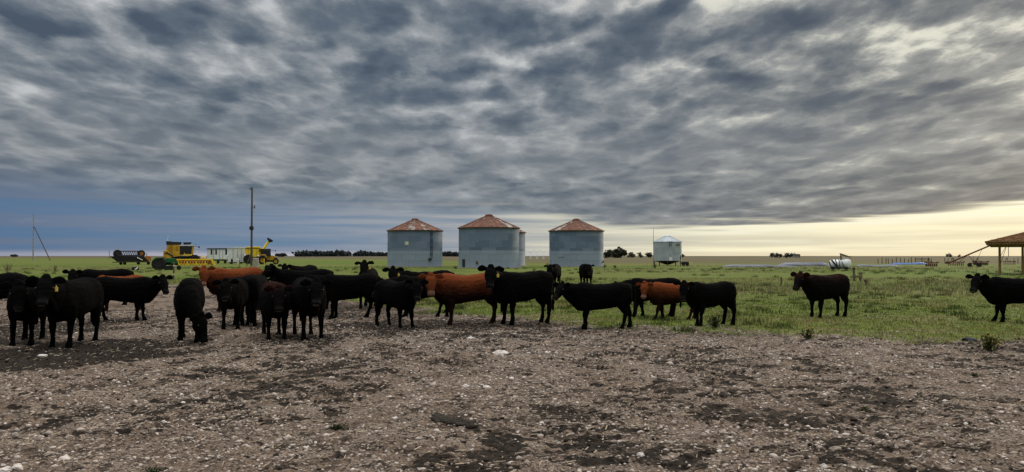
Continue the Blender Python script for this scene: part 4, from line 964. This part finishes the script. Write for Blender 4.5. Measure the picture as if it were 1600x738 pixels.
def cow_mesh(yaw, elev, pitch, gait, seed, vox, neck_len=.44, graze=False, fat=1.0):
    rnd = random.Random(seed); bm = bmesh.new()
    X, Y, Z = Vector((1, 0, 0)), Vector((0, 1, 0)), Vector((0, 0, 1))
    prof = [(-.80, 1.08, .82, .09), (-.785, 1.15, .70, .17), (-.73, 1.205, .62, .225), (-.62, 1.235, .575, .255), (-.47, 1.25, .59, .258), (-.28, 1.222, .565, .268), (-.05, 1.198, .53, .298),
            (.18, 1.198, .50, .298), (.36, 1.22, .48, .27), (.50, 1.245, .475, .235), (.61, 1.235, .50, .21), (.69, 1.18, .58, .17), (.75, 1.06, .70, .11)]
    rings = []
    for (x, tz, bz, w) in prof:
        zc = bz+(tz-bz)*.46; rings.append((Vector((x, 0, zc)), Y, Z, w*fat, tz-zc, zc-bz, 2.7))
    ring_loft(bm, rings, 20)
    # neck and head
    ya, el = R(max(-62, min(62, yaw*.62))), R(elev)
    nb = Vector((.50, 0, .93)); nd = Vector((math.cos(el)*math.cos(ya), math.cos(el)*math.sin(ya), math.sin(el)))
    base2 = Vector((.70, 0, .98)); poll = base2+nd*neck_len
    hy, hp = R(yaw), R(pitch); d = Vector((math.cos(hp)*math.cos(hy), math.cos(hp)*math.sin(hy), math.sin(hp)))
    s = Vector((-math.sin(hy), math.cos(hy), 0)); u = d.cross(s).normalized()
    if u.z < 0 and not graze: u = -u
    if graze and u.dot(Vector((math.cos(hy), math.sin(hy), .2))) < 0: u = -u
    join = poll - d*.02 - u*.03
    rings = []; n = 9
    ctrl = base2+Vector((.05, 0, .04))
    for i in range(n):
        t = i/(n-1); c = bez(nb, ctrl, join, t); c2 = bez(nb, ctrl, join, min(1, t+.05)); c1 = bez(nb, ctrl, join, max(0, t-.05)); dd = (c2-c1).normalized()
        sv = Z.cross(dd); sv = sv.normalized() if sv.length > .1 else Y
        if t > .5: sv = (sv*(1-(t-.5)*1.6)+s*((t-.5)*1.6)).normalized(); sv = (sv-dd*sv.dot(dd)).normalized()
        uv = dd.cross(sv).normalized()
        if uv.z < 0 and not graze: uv = -uv
        w = .21*(1-t)+.115*t; h = .31*(1-t)**1.05+.135*t
        rings.append((c, sv, uv, w, h*.88, h*(1.32-.22*t), 2.1))
    ring_loft(bm, rings, 16)
    head = [(-.07, .085, .09, .09), (-.01, .118, .120, .12), (.06, .134, .130, .135), (.13, .138, .120, .150), (.20, .118, .100, .145), (.27, .096, .086, .122), (.33, .084, .074, .102), (.385, .086, .068, .094), (.43, .090, .062, .086), (.46, .076, .050, .068), (.477, .045, .028, .040)]
    H = [(poll+d*a+u*(-.006), s, u, w, hu, hd, 2.3) for (a, w, hu, hd) in head]
    ring_loft(bm, H, 16)
    path_loft(bm, [tuple(poll-d*.0+u*.02)+(.085, .08), tuple(poll-d*.075+u*.08)+(.075, .06), tuple(poll-d*.125+u*.10)+(.05, .035)], 10, s)        # poll
    for sg in (-1, 1):                                                       # ears
        root = poll-d*.03+s*(sg*.095)+u*.055; out = (s*sg+Z*rnd.uniform(.04, .28)+u*rnd.uniform(-.05, .1)).normalized()
        hf = Vector((math.cos(hy), math.sin(hy), -.15)).normalized(); thin = (hf-out*hf.dot(out)).normalized()
        wide = out.cross(thin).normalized(); rr = []
        for (a, w) in ((0, .034), (.05, .056), (.10, .076), (.15, .074), (.19, .052), (.218, .018)):
            rr.append((root+out*a-Z*(a*a*.8), wide, thin, w, .019, .015, 2.0))
        ring_loft(bm, rr, 12)
        bm2 = [(poll+d*.30+s*(sg*.05), .03)]
    # dewlap and brisket
    path_loft(bm, [(.50, 0, .54, .10, .08), (.62, 0, .57, .10, .10), (.70, 0, .66, .09, .11)], 10, Y)
    if not graze:                                                            # loose skin of the throat down to the brisket
        th = poll+d*.10-u*.10; b0 = Vector((.64, 0, .66)); mid = (th+b0)/2+Vector((.0, 0, -.04))
        pts = [bez(b0, mid*1.0, th, q) for q in (0, .25, .5, .75, 1)]
        path_loft(bm, [tuple(q)+(w, w*1.25) for q, w in zip(pts, (.10, .095, .085, .07, .06))], 12, Y)
    # legs, gait = fore-aft offset of each hoof (fl, fr, hl, hr)
    def lerp(a, b, t): return a+(b-a)*t
    for sg, off in ((1, gait[0]), (-1, gait[1])):
        y = .155*sg*fat; o = lambda z: off*(1-z/.80)
        lift = .05 if off > .18 else 0
        path_loft(bm, [(.43, y*.9, .92, .11, .18), (.43, y*1.05, .74, .108, .155), (.41+o(.56), y*1.05, .56, .084, .108), (.41+o(.45), y, .45, .062, .076), (.425+o(.33), y, .335, .056, .064), (.42+o(.24), y, .24, .042, .046),
                       (.42+o(.13), y, .13, .044, .050), (.44+o(.07), y, .075+lift*.3, .048, .056), (.455+o(.0), y, .02, .058, .072), (.458+o(0), y, -.02, .060, .074)], 12, Y)
    for sg, off in ((1, gait[2]), (-1, gait[3])):
        y = .150*sg*fat; o = lambda z: off*(1-z/.85)
        path_loft(bm, [(-.54, y*.75, 1.05, .12, .21), (-.55, y*.95, .88, .135, .245), (-.535+o(.70), y*1.08, .72, .122, .195), (-.59+o(.56), y*1.02, .57, .088, .132), (-.655+o(.46), y, .46, .058, .086), (-.672+o(.41), y, .405, .050, .068),
                       (-.655+o(.28), y, .28, .043, .050), (-.64+o(.14), y, .14, .044, .051), (-.62+o(.07), y, .075, .049, .057), (-.60+o(0), y, .02, .058, .072), (-.597+o(0), y, -.02, .060, .074)], 12, Y)
    # tail
    sw = rnd.uniform(-.05, .05)
    path_loft(bm, [(-.74, 0, 1.16, .045, .045), (-.815, 0, 1.13, .040, .040), (-.865, sw*.3, 1.0, .030, .030), (-.875, sw*.6, .80, .024, .024), (-.865, sw, .60, .026, .026), (-.86, sw, .45, .042, .040), (-.85, sw, .33, .034, .032), (-.85, sw, .27, .012, .012)], 10, Y)
    bmesh.ops.recalc_face_normals(bm, faces=bm.faces)
    me = bpy.data.meshes.new('cow_raw'); bm.to_mesh(me); bm.free()
    ob = bpy.data.objects.new('cow_raw', me); COL.objects.link(ob)
    rm = ob.modifiers.new('r', 'REMESH'); rm.mode = 'VOXEL'; rm.voxel_size = vox
    sm = ob.modifiers.new('s', 'SMOOTH'); sm.factor = .5; sm.iterations = 2
    dg = bpy.context.evaluated_depsgraph_get(); ev = ob.evaluated_get(dg)
    out = bpy.data.meshes.new_from_object(ev); bpy.data.objects.remove(ob); bpy.data.meshes.remove(me)
    nv = len(out.vertices); co = np.empty(nv*3, np.float32); out.vertices.foreach_get('co', co); co = co.reshape(-1, 3)
    # slight lumpiness of hair and muscle
    nn = np.empty(nv*3, np.float32); out.vertices.foreach_get('normal', nn); nn = nn.reshape(-1, 3)
    amp = (vn(co[:, 0]*26+co[:, 1]*14, co[:, 2]*26+seed, seed)-.5)*.013+(vn(co[:, 0]*5+seed, co[:, 2]*5+co[:, 1]*3, seed+4)-.5)*.022
    co = co+nn*amp[:, None]; out.vertices.foreach_set('co', co.ravel())
    rel = co-np.array(poll); ax = rel@np.array(d); sd = np.abs(rel@np.array(s)); uu = rel@np.array(u); inside = (sd < .12) & (np.abs(uu) < .2)
    mz = sstep(ax, .34, .42)*inside
    nose_glint = sstep(ax, .435, .452)*inside*(uu > -.022)*(uu < .02)*(sd < .055)
    for an, av in (('muzzle', mz), ('nose_glint', nose_glint)):
        a = out.attributes.new(an, 'FLOAT', 'POINT'); a.data.foreach_set('value', av.astype(np.float32))
    out.shade_smooth()
    # hair fringe standing off the coat so the outline is not razor clean
    fr = dict(poll=poll, d=d, s=s, u=u)
    return out, fr

COWS = 'cattle standing in the yard'
def cow(label, fx, fy, heading, H, look=270, elev=22, pitch=-52, gait=(0, 0, 0, 0), c='black', tagside=0, seed=1, neck=.44, graze=False, cat='cow', fat=1.0):
    sc = H/1.245; p = at(fx, fy); az = math.degrees(math.atan2(p.x, p.y))
    hw = R(heading-az); fwd = Vector((math.cos(hw), math.sin(hw), 0)); pos = p-fwd*(.44*sc)
    yaw = (look-heading+180) % 360-180
    dcam = p.y; vox = .0155 if dcam < 24 else .022
    rv = random.Random(seed*3+1); fat = rv.uniform(.97, 1.12); elev += rv.uniform(-3, 4)+(0 if graze else 9); gait = tuple(g+rv.uniform(-.035, .035) for g in gait)
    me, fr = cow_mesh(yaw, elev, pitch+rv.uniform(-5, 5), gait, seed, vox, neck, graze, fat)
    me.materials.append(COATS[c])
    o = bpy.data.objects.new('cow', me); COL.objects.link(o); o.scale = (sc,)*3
    o.location = (pos.x, pos.y, gz(pos.x, pos.y)-.005); o.rotation_euler = (0, 0, hw); tag(o, label, cat, COWS)
    P, d, s, u = fr['poll'], fr['d'], fr['s'], fr['u']
    for sg in (-1, 1): MB().ball(P+d*.135+s*(sg*.128)+u*.045, .016).build('eye', EYE, o, smooth=True)
    if tagside:
        e = P+d*.055+s*(tagside*.16)+u*.0
        t = MB().box(-.028, .028, -.004, .004, -.095, -.02, .003).bar((0, 0, -.03), (0, 0, .01), .009)
        t.xform(Matrix.Translation(e) @ Matrix.Rotation(R(yaw)+R(90), 4, 'Z')).build('ear_tag', M['tag_yellow'], o)
    return o
CL = [
 ('black cow cut off by the left edge, behind the leftmost front-facing cow', -48, 500, 180, 1.26, 190, 10, -45, (0, 0, .05, -.05), 'black', 0),
 ('leftmost black cow facing the camera head-on with its head low', 37, 538, 259, 1.21, 272, 8, -58, (0, .04, 0, .06), 'black', 0),
 ('large black cow at left with a yellow tag in its ear, turned half left', 97, 541, 245, 1.27, 258, 18, -48, (.03, -.05, .04, -.06), 'black', 1),
 ('black cow far left whose back and two ears show over the tagged black cow', 142, 478, 182, 1.24, 268, 6, -50, (0, 0, 0, 0), 'black', 0),
 ('black cow facing right with its head turned back, at the edge of the grass', 221, 501, 346, 1.13, 292, 8, -50, (.06, -.08, .12, -.12), 'black', 0),
 ('red cow almost hidden behind the right-facing black cow at left', 166, 486, 182, 1.08, 182, -34, -60, (0, 0, .0, 0), 'red', 0),
 ('black cow grazing with its muzzle on the bare ground', 296, 533, 268, 1.20, 322, -56, -74, (.02, -.04, 0, .03), 'black', 0),
 ('red cow at the back, left of centre, looking over the black front-facing cows', 345, 487, 205, 1.31, 266, 12, -55, (.05, -.03, .0, 0), 'red', 0),
 ('black cow facing the camera right in front of the back red cow', 362, 514, 256, 1.15, 266, 8, -55, (0, .03, 0, .04), 'black', 0),
 ('black cow standing rump towards the camera, head out of sight', 404, 504, 78, 1.19, 78, -5, -50, (0, .05, .04, -.08), 'black', 0),
 ('black front-facing cow with reddish poll, left one of the central close pair', 433, 528, 276, 1.15, 270, 4, -58, (0, .04, .03, 0), 'sun', 0),
 ('black front-facing cow, right one of the central close pair', 489, 528, 281, 1.22, 268, 8, -52, (.03, -.02, .04, -.02), 'black', 0),
 ('big black cow in side view whose head is hidden by the central pair', 521, 496, 178, 1.20, 190, 5, -45, (.05, -.04, .14, -.16), 'black', 0),
 ('black cow holding its head highest, just left of the leftmost bin', 572, 482, 262, 1.24, 270, 52, -48, (0, 0, 0, 0), 'black', 1),
 ('black cow with a yellow ear tag under the leftmost bin, long back to the right', 641, 489, 181, 1.24, 268, 20, -50, (0, 0, .05, -.1), 'black', 1),
 ('black cow with its head lowered sideways behind the black calf in the middle', 634, 496, 180, 1.12, 205, -8, -55, (0, 0, .08, -.2), 'black', 0),
 ('smaller black cow in the middle beside the red cow, turned half right', 635, 512, 304, 1.11, 274, 14, -55, (.04, -.04, .02, -.08), 'black', 0),
 ('large red cow in the middle of the herd in side view, face towards the camera', 703, 506.5, 187, 1.23, 276, 12, -58, (.03, -.07, .06, -.10), 'red', 0),
 ('black cow with a small yellow tag right behind the large red cow', 793, 508, 213, 1.27, 264, 26, -50, (-.02, .04, .0, -.04), 'black', 1),
 ('far black cow facing the camera, left one of the distant two below the right bin', 862, 451, 258, 1.24, 270, 6, -55, (0, .04, 0, 0), 'black', 0),
 ('far black cow facing the camera, right one of the distant two below the right bin', 918, 449, 280, 1.24, 270, 6, -55, (0, 0, .04, 0), 'black', 0),
 ('black cow in full side view, closest in front of the two distant cows', 915, 513, 181, 1.05, 232, 12, -42, (0, .02, .12, -.12), 'black', 0),
 ('black cow showing its raised rump behind the small red cow', 998, 493.5, 183, 1.08, 183, -12, -50, (.14, -.10, .0, .05), 'black', 0),
 ('small red heifer walking left between two black cows', 1031, 499, 192, .98, 262, 8, -55, (.2, -.12, .16, -.15), 'red', 0),
 ('small black heifer facing left just behind the small red heifer', 1091, 510, 218, 1.03, 262, 10, -55, (.05, -.05, -.03, .05), 'black', 0),
 ('lone black cow with a reddish back, out on the grass below the white tank', 1274, 495.5, 230, 1.17, 240, 14, -46, (.03, .0, .02, -.05), 'sun', 0),
 ('black cow at the right edge below the shed, cut off by the picture', 1562, 502.5, 188, 1.14, 252, 16, -46, (-.04, .12, .05, -.1), 'black', 0),
 ('black cow with raised neck and yellow tag behind the central close pair', 455, 483, 184, 1.25, 212, 30, -38, (0, 0, 0, 0), 'black', -1),
 ('farthest black cow of the left half, partly hidden behind the raised-neck cow', 459, 460, 222, 1.26, 262, 12, -50, (0, 0, 0, 0), 'black', 1),
]
for i, (lb, fx, fy, hd, H, lk, el, pt, gt, c, tg) in enumerate(CL):
    gz_ = 'grazing' in lb
    cow(lb, fx, fy, hd, H, lk, el, pt, gt, c, tg, seed=100+i, neck=.62 if gz_ else .45, graze=gz_)

# ------------------------------------------------------------------ stones, clods, grass
ICO = None
def scatter_rocks(name, pts, size, flat, cols, m, jitter=.35, seed=0):
    """pts (n,2); one irregular stone per point, all in one mesh"""
    rs = np.random.default_rng(seed)
    bm = bmesh.new(); bmesh.ops.create_icosphere(bm, subdivisions=1, radius=1.0)
    B = np.array([v.co[:] for v in bm.verts]); Fb = np.array([[v.index for v in f.verts] for f in bm.faces]); bm.free()
    n = len(pts); nb = len(B)
    V = B[None]*(1+rs.uniform(-jitter, jitter, (n, nb, 1)))
    sx = size*rs.uniform(.7, 1.4, n); sy = size*rs.uniform(.6, 1.1, n); sz = size*flat*rs.uniform(.6, 1.3, n)
    V = V*np.stack([sx, sy, sz], -1)[:, None, :]
    a = rs.uniform(0, 6.28, n); ca, sa = np.cos(a)[:, None], np.sin(a)[:, None]
    x, y = V[..., 0]*ca-V[..., 1]*sa, V[..., 0]*sa+V[..., 1]*ca
    z0 = height(pts[:, 0], pts[:, 1])+sz*.25
    V = np.stack([x+pts[:, 0:1], y+pts[:, 1:2], V[..., 2]+z0[:, None]], -1).reshape(-1, 3)
    F = (Fb[None]+np.arange(n)[:, None, None]*nb).reshape(-1, 3)
    C = np.repeat(cols, nb, axis=0)
    return np_mesh(name, V, F, m, colors=C)
def wedge(n, r0, r1, rng, power=1.0, half=.70):
    """points over the ground in front, evenly per area when power=1, denser near when less"""
    u = rng.random(n); r = np.sqrt(r0**2+(r1**2-r0**2)*u**(1/power) if power != 1 else r0**2+(r1**2-r0**2)*u)
    t = rng.uniform(-half, half, n); return np.column_stack([r*np.tan(t*.93)*1.0, r])
STONE = attr_mat('stone', 'col', .9, .2, 40, .25)
def stones():
    rng = np.random.default_rng(5)
    P = wedge(125000, 5.6, 24, rng); d = dirt_mask(P[:, 0], P[:, 1]); mu = mud_shade_mask(P[:, 0], P[:, 1]); dens = fbm(P[:, 0]*.7, P[:, 1]*.7, 91, 4, .6)
    keep = rng.random(len(P)) < d*(.25+.75*sstep(dens, .42, .62))*np.clip(1-.85*mu, .05, 1); P = P[keep]; n = len(P)
    s = .007+.013*rng.random(n)**1.5 + .03*(rng.random(n) > .965)*rng.random(n)
    g = rng.random(n)[:, None]; cols = np.where(g < .55, np.array([.30, .25, .21]), np.where(g < .9, np.array([.45, .39, .345]), np.array([.62, .56, .52])))*rng.uniform(.75, 1.2, (n, 1))
    o = scatter_rocks('gravel', P, s, .6, cols, STONE, seed=2); tag(o, 'pale chalky gravel scattered over the bare yard in the foreground', 'gravel', kind='stuff')
    P = wedge(2200, 5.8, 22, rng); d = dirt_mask(P[:, 0], P[:, 1]); mu = mud_shade_mask(P[:, 0], P[:, 1]); dens = fbm(P[:, 0]*.5, P[:, 1]*.5, 191, 4, .6)
    P = P[rng.random(len(P)) < np.maximum(d, .12)*sstep(dens, .40, .60)*np.clip(1-.8*mu, .05, 1)]; n = len(P); s = .011+.030*rng.random(n)**3
    cols = np.array([.60, .54, .50])*rng.uniform(.7, 1.15, (n, 1))
    o = scatter_rocks('loose_stones', P, s, .5, cols, STONE, seed=3); tag(o, 'fist-sized whitish stones lying all over the bare yard', 'stones', kind='stuff')
    # dark manure clods
    P = wedge(60000, 5.6, 24, rng); mu = mud_shade_mask(P[:, 0], P[:, 1]); d = dirt_mask(P[:, 0], P[:, 1]); c2 = fbm(P[:, 0]*1.6, P[:, 1]*1.6, 291, 4, .65)
    P = P[rng.random(len(P)) < d*np.clip(mu*.6+sstep(c2, .62, .74)*.6, 0, 1)]; n = len(P); s = .009+.022*rng.random(n)**3
    cols = np.array([.026, .020, .016])*rng.uniform(.5, 1.8, (n, 1))
    o = scatter_rocks('manure_clods', P, s, .55, cols, STONE, seed=4); tag(o, 'dark crumbled manure and soil clods trodden into the yard', 'manure', kind='stuff')
stones()
def litter():
    rng = np.random.default_rng(77); P = wedge(42000, 5.6, 26, rng); n0 = len(P); d = dirt_mask(P[:, 0], P[:, 1]); P = P[rng.random(n0) < d*(.35+.65*fbm(P[:, 0]*.8, P[:, 1]*.8, 711, 3))]; n = len(P)
    L = rng.uniform(.015, .06, n); a = rng.uniform(0, 6.28, n); w = rng.uniform(.002, .006, n); u = np.column_stack([np.cos(a), np.sin(a)]); v = np.column_stack([-u[:, 1], u[:, 0]])
    z0 = height(P[:, 0], P[:, 1])+.006; tilt = rng.uniform(0, .02, n)
    def q(su, sv, dz): return np.column_stack([P+u*(su*L)[:, None]+v*(sv*w)[:, None], z0+dz])
    V = np.stack([q(-1, -1, 0*tilt), q(1, -1, tilt), q(1, 1, tilt+.003), q(-1, 1, 0*tilt+.003)], 1).reshape(-1, 3)
    pick = rng.random(n)[:, None]; cols = np.where(pick < .5, np.array([.34, .28, .21]), np.array([.03, .024, .019]))*rng.uniform(.6, 1.3, (n, 1))
    o = np_mesh('straw_litter', V, np.arange(n*4).reshape(-1, 4), STONE, colors=np.repeat(cols, 4, 0), k=4); tag(o, 'scraps of straw and dark stalks trodden into the bare yard', 'litter', kind='stuff')
litter()
def big_stone(px, y, wpx, hpx, label, seed, group=None, m=None, name='stone'):
    p = at(px, y); k = p.y/F_PX; rs = random.Random(seed); b = MB(); bmesh.ops.create_icosphere(b.bm, subdivisions=3, radius=1)
    for v in b.bm.verts:
        q = v.co.copy(); f = 1+.5*(vn(np.array([q.x*1.7+seed]), np.array([q.y*1.7+q.z*1.3]), seed)[0]-.5)+.25*(vn(np.array([q.x*5+seed]), np.array([q.y*5+q.z*4]), seed)[0]-.5)
        v.co = Vector((q.x*wpx*k/2*f, q.y*wpx*k*.45*f, q.z*hpx*k*.75*f))
    o = b.build(name, m or bsm, smooth=False, loc=(p.x, p.y, gz(p.x, p.y))); tag(o, label, 'stone', group); return o
bsm = mat('white_stone', (.58, .53, .50), .9, 0, .15, 8, .5, 25, col2=(.36, .31, .27), cut=.6)
big_stone(783, 553, 26, 6, 'largest flat whitish stone in the middle of the yard', 1)
big_stone(736, 529, 13, 5, 'whitish stone just in front of the large red cow', 2)
big_stone(14, 731, 20, 8, 'pale stone in the bottom left corner, left one of two', 3)
big_stone(33, 728, 18, 9, 'pale stone in the bottom left corner, right one of two', 4)
big_stone(106, 709, 18, 9, 'rounded pale stone low at left, right of the corner pair', 5)
big_stone(69, 555, 16, 5, 'buff stone lying in the dark mud under the left cows', 6)
big_stone(728, 605, 12, 5, 'small white stone left of the pair beside the mid-yard pebble patch', 7)
big_stone(761, 605, 14, 5, 'small white stone right of the mid-yard pebble patch', 8)
big_stone(1286, 618, 10, 5, 'pale angular stone lower right of the centre, on brown soil', 9)
big_stone(1285, 730, 12, 7, 'white stone at the bottom edge right of centre', 10)
big_stone(1303, 703, 18, 8, 'brownish stone just above the white bottom-edge stone', 11, m=mat('brown_stone', (.28, .23, .19), .9, 0, .2, 8, .5))
big_stone(1000, 710, 12, 7, 'round white stone near the bottom edge below the middle', 12)
big_stone(1513, 530, 18, 7, 'dark bluish lump at the grass edge beside the right flowering weed', 13, m=mat('dark_lump', (.03, .032, .045), .8))
def pat(px, y, w, label, seed):
    p = at(px, y); k = p.y/F_PX; rs = random.Random(seed); b = MB()
    for i in range(34):
        t = rs.uniform(-.5, .5); b.ball((t*w*k, rs.uniform(-.10, .10)-t*.22, .008), rs.uniform(.02, .075), rs.uniform(.02, .06), rs.uniform(.012, .030), 2, .22)
    o = b.build('cow_pat', mm_, smooth=True, loc=(p.x, p.y, gz(p.x, p.y))); tag(o, label, 'cow pat')
mm_ = mat('fresh_manure', (.017, .013, .008), .9, 0, .3, 14, .5)
pat(712, 657, 60, 'long dark cow pat lying alone left of the middle foreground', 1)
pat(690, 651, 26, 'smaller dark cow pat touching the long one at its left end', 3)

def blades(name, P, hts, cols, m, per=5, w=.012, spread=.04, lean=.5, seed=0):
    rng = np.random.default_rng(seed); n = len(P); N = n*per
    bx = np.repeat(P[:, 0], per)+rng.normal(0, 1, N)*spread; by = np.repeat(P[:, 1], per)+rng.normal(0, 1, N)*spread
    z = height(bx, by)-.01; h = np.repeat(hts, per)*rng.uniform(.5, 1.2, N); a = rng.uniform(0, 6.28, N); l = h*rng.uniform(0, lean, N); b = rng.uniform(0, 6.28, N)
    ww = w*rng.uniform(.6, 1.4, N)*.5; dx, dy = np.cos(a)*ww, np.sin(a)*ww
    V = np.stack([np.stack([bx-dx, by-dy, z], -1), np.stack([bx+dx, by+dy, z], -1), np.stack([bx+l*np.cos(b), by+l*np.sin(b), z+h], -1)], 1).reshape(-1, 3)
    F = np.arange(N*3).reshape(-1, 3); C = np.repeat(np.repeat(cols, per, 0)*rng.uniform(.75, 1.25, (N, 1)), 3, 0)
    return np_mesh(name, V, F, m, colors=C)
GRASS = attr_mat('grass_blades', 'col', .8, .15, 3, .15)
def grass():
    rng = np.random.default_rng(15)
    def pts(n, r0, r1): P = wedge(n, r0, r1, rng); return P[rng.random(len(P)) > dirt_mask(P[:, 0], P[:, 1])*1.02]
    P = np.vstack([pts(34000, 13, 30), pts(26000, 30, 60)]); n = len(P); r = P[:, 1]
    c = fbm(P[:, 0]*.45, P[:, 1]*.3, 301, 4, .6)[:, None]; q = rng.random(n)[:, None]
    green = np.array([.108, .168, .020]); ol = np.array([.19, .19, .050]); dry = np.array([.38, .31, .17])
    cols = green+(ol-green)*sstep(c, .40, .60); cols = np.where(q < .20+.30*sstep(c, .48, .65), dry*.8+cols*.2, cols)
    h = .035+.05*sstep(c[:, 0], .45, .62)*rng.random(n)+.03*rng.random(n); h *= np.where(r > 30, 1.4, 1)
    o = blades('pasture_grass', P, h, cols, GRASS, 5, .016, .06, .8, 3); tag(o, 'short patchy green and dry grass behind and around the cattle', 'grass', kind='stuff')
    # taller darker clumps
    P = np.vstack([pts(420, 15, 40), pts(700, 40, 110)]); n = len(P); keep = fbm(P[:, 0]*.2, P[:, 1]*.12, 401, 3) > .48; P = P[keep]; n = len(P)
    cols = np.array([.060, .085, .022])*rng.uniform(.7, 1.5, (n, 1)); far = P[:, 1] > 40
    o = blades('grass_clumps', P, np.where(far, .22, .13), cols, GRASS, 70, .02, .16, .6, 5); tag(o, 'darker coarse grass clumps dotted over the pasture', 'grass', kind='stuff')
    # pale dead stems in belts
    P = np.vstack([pts(5000, 33, 52), pts(9000, 75, 130)]); m = fbm(P[:, 0]*.06, P[:, 1]*.1, 501, 3) > .50; P = P[m]; n = len(P)
    cols = np.array([.20, .165, .10])*rng.uniform(.6, 1.3, (n, 1))
    o = blades('dry_stems', P, np.full(n, .26), cols, GRASS, 5, .02, .12, .5, 6); tag(o, 'belts of pale dry stems across the pasture', 'dry grass', kind='stuff')
    # sparse green sprouts on the dirt
    P = wedge(900, 6, 20, rng); P = P[(fbm(P[:, 0]*.9, P[:, 1]*.9, 601, 3) > .66)]; n = len(P)
    cols = np.array([.05, .085, .02])*rng.uniform(.7, 1.3, (n, 1))
    o = blades('sprouts', P, np.full(n, .035), cols, GRASS, 18, .008, .03, .9, 7); tag(o, 'sparse low green sprouts pushing through the bare soil', 'weeds', kind='stuff')
grass()
def weed(px, yb, wpx, hpx, label, col, flowers=0, seed=0, n=260, cat='weed', name='weed'):
    p = at(px, yb); k = p.y/F_PX; rs = np.random.RandomState(seed); root = empty(name, (p.x, p.y, gz(p.x, p.y))); tag(root, label, cat)
    r, h = wpx*k/2, hpx*k; st = MB()
    tips = []
    for i in range(26):
        a = rs.uniform(0, 6.28); q = rs.uniform(.1, .95); tip = (r*q*math.cos(a), r*q*math.sin(a), h*(1-.45*q*q)*rs.uniform(.75, 1)); st.bar((0, 0, 0), tip, .004, .002, 4); tips.append(tip)
    st.build('stems', GM['stem'], root)
    qs = []
    for i in range(n):
        t = tips[rs.randint(len(tips))]; f = rs.uniform(.15, 1); c = np.array(t)*f+rs.normal(size=3)*r*.10; c[2] = abs(c[2]); s = r*.11*rs.uniform(.6, 1.4)
        v = rs.normal(size=3); v /= np.linalg.norm(v); w = np.cross(v, [.2, .4, .9]); w /= np.linalg.norm(w)
        qs.append(np.array([c+v*s, c+w*s*.4, c-v*s, c-w*s*.4]))
    quads_obj('leaves', qs, mat('weed_leaves', col, .8, 0, .35, 20), root)
    if flowers:
        fl = MB()
        for i in range(flowers):
            t = Vector(tips[rs.randint(len(tips))]); fl.ball(t+Vector(rs.normal(size=3)*r*.10)+Vector((0, 0, .01)), .010, .010, .006, 1)
        fl.build('flowers', GM['flower'], root)
GM = dict(stem=mat('weed_stem', (.07, .08, .03), .8), flower=mat('yellow_petals', (.62, .42, .02), .7), twig=mat('dry_twig', (.17, .13, .09), .9))
weed(1262, 531, 38, 20, 'yellow-flowered weed at the grass edge, left one of the flowering pair', (.05, .07, .015), 26, 1)
weed(1544, 550, 50, 28, 'larger olive yellow-flowered weed at the grass edge on the right', (.10, .11, .025), 22, 2, 420)
weed(1117, 513, 32, 20, 'dark green bushy weed at the feet of the small black heifer', (.022, .034, .012), 0, 3, 420)
weed(530, 671, 38, 9, 'low green weed alone on the bare soil in the left foreground', (.045, .07, .02), 0, 4, 320)
weed(1348, 640, 26, 7, 'low green weed alone on the bare soil in the right foreground', (.05, .07, .025), 0, 5, 200)
weed(245, 737, 50, 12, 'green weed cut off by the bottom edge at left', (.05, .07, .025), 0, 6, 300)
weed(1520, 590, 24, 6, 'tiny green weed on soil below the right flowering weed', (.05, .08, .02), 0, 7, 160)
weed(856, 419, 9, 9, 'dark weed at the left foot of the rightmost large bin', (.02, .026, .014), 0, 8, 200)
weed(712, 421, 10, 6, 'low dark weed on the grass left of the middle bin', (.03, .03, .018), 0, 9, 160)
weed(945, 419, 9, 7, 'dark weed at the right foot of the rightmost large bin', (.02, .026, .014), 0, 10, 180)
weed(1023, 420, 12, 8, 'green bushy weed by the left legs of the small hopper bin', (.03, .05, .018), 0, 11, 200)
weed(961, 419, 10, 5, 'low dark green weed between the rightmost large bin and the hopper bin', (.03, .04, .018), 0, 12, 160)
def dead_shrub(px, yb, wpx, hpx, label, seed, berries=0):
    p = at(px, yb); k = p.y/F_PX; rs = random.Random(seed); root = empty('dry_shrub', (p.x, p.y, gz(p.x, p.y))); tag(root, label, 'shrub'); r, h = wpx*k/2, hpx*k
    st = MB(); tips = []
    for i in range(12):
        a = rs.uniform(0, 6.28); q = rs.uniform(.1, .9); m = Vector((r*q*.5*math.cos(a), r*q*.5*math.sin(a), h*.5)); st.bar((0, 0, 0), m, .014, .010, 5)
        for j in range(3):
            t = m+Vector((rs.uniform(-.4, .4)*r, rs.uniform(-.4, .4)*r, h*rs.uniform(.25, .5))); st.bar(m, t, .010, .004, 4); tips.append(t)
    st.build('twigs', GM['twig'], root)
    if berries:
        b = MB()
        for i in range(berries): b.ball(rs.choice(tips), .03, sub=1)
        b.build('seed_heads', M['galv_dark'], root)
dead_shrub(13, 434, 22, 24, 'bare pale dry shrub at the far left edge of the pasture', 1)
dead_shrub(86, 428, 12, 14, 'small bare dry shrub in the pasture near the stay of the left pole', 2)
dead_shrub(1344, 441, 14, 16, 'bare thistle with dark seed heads beside the thick weathered post', 3, 7)
dead_shrub(1352, 446, 26, 12, 'low brown dry shrub right of the thick weathered post', 4)
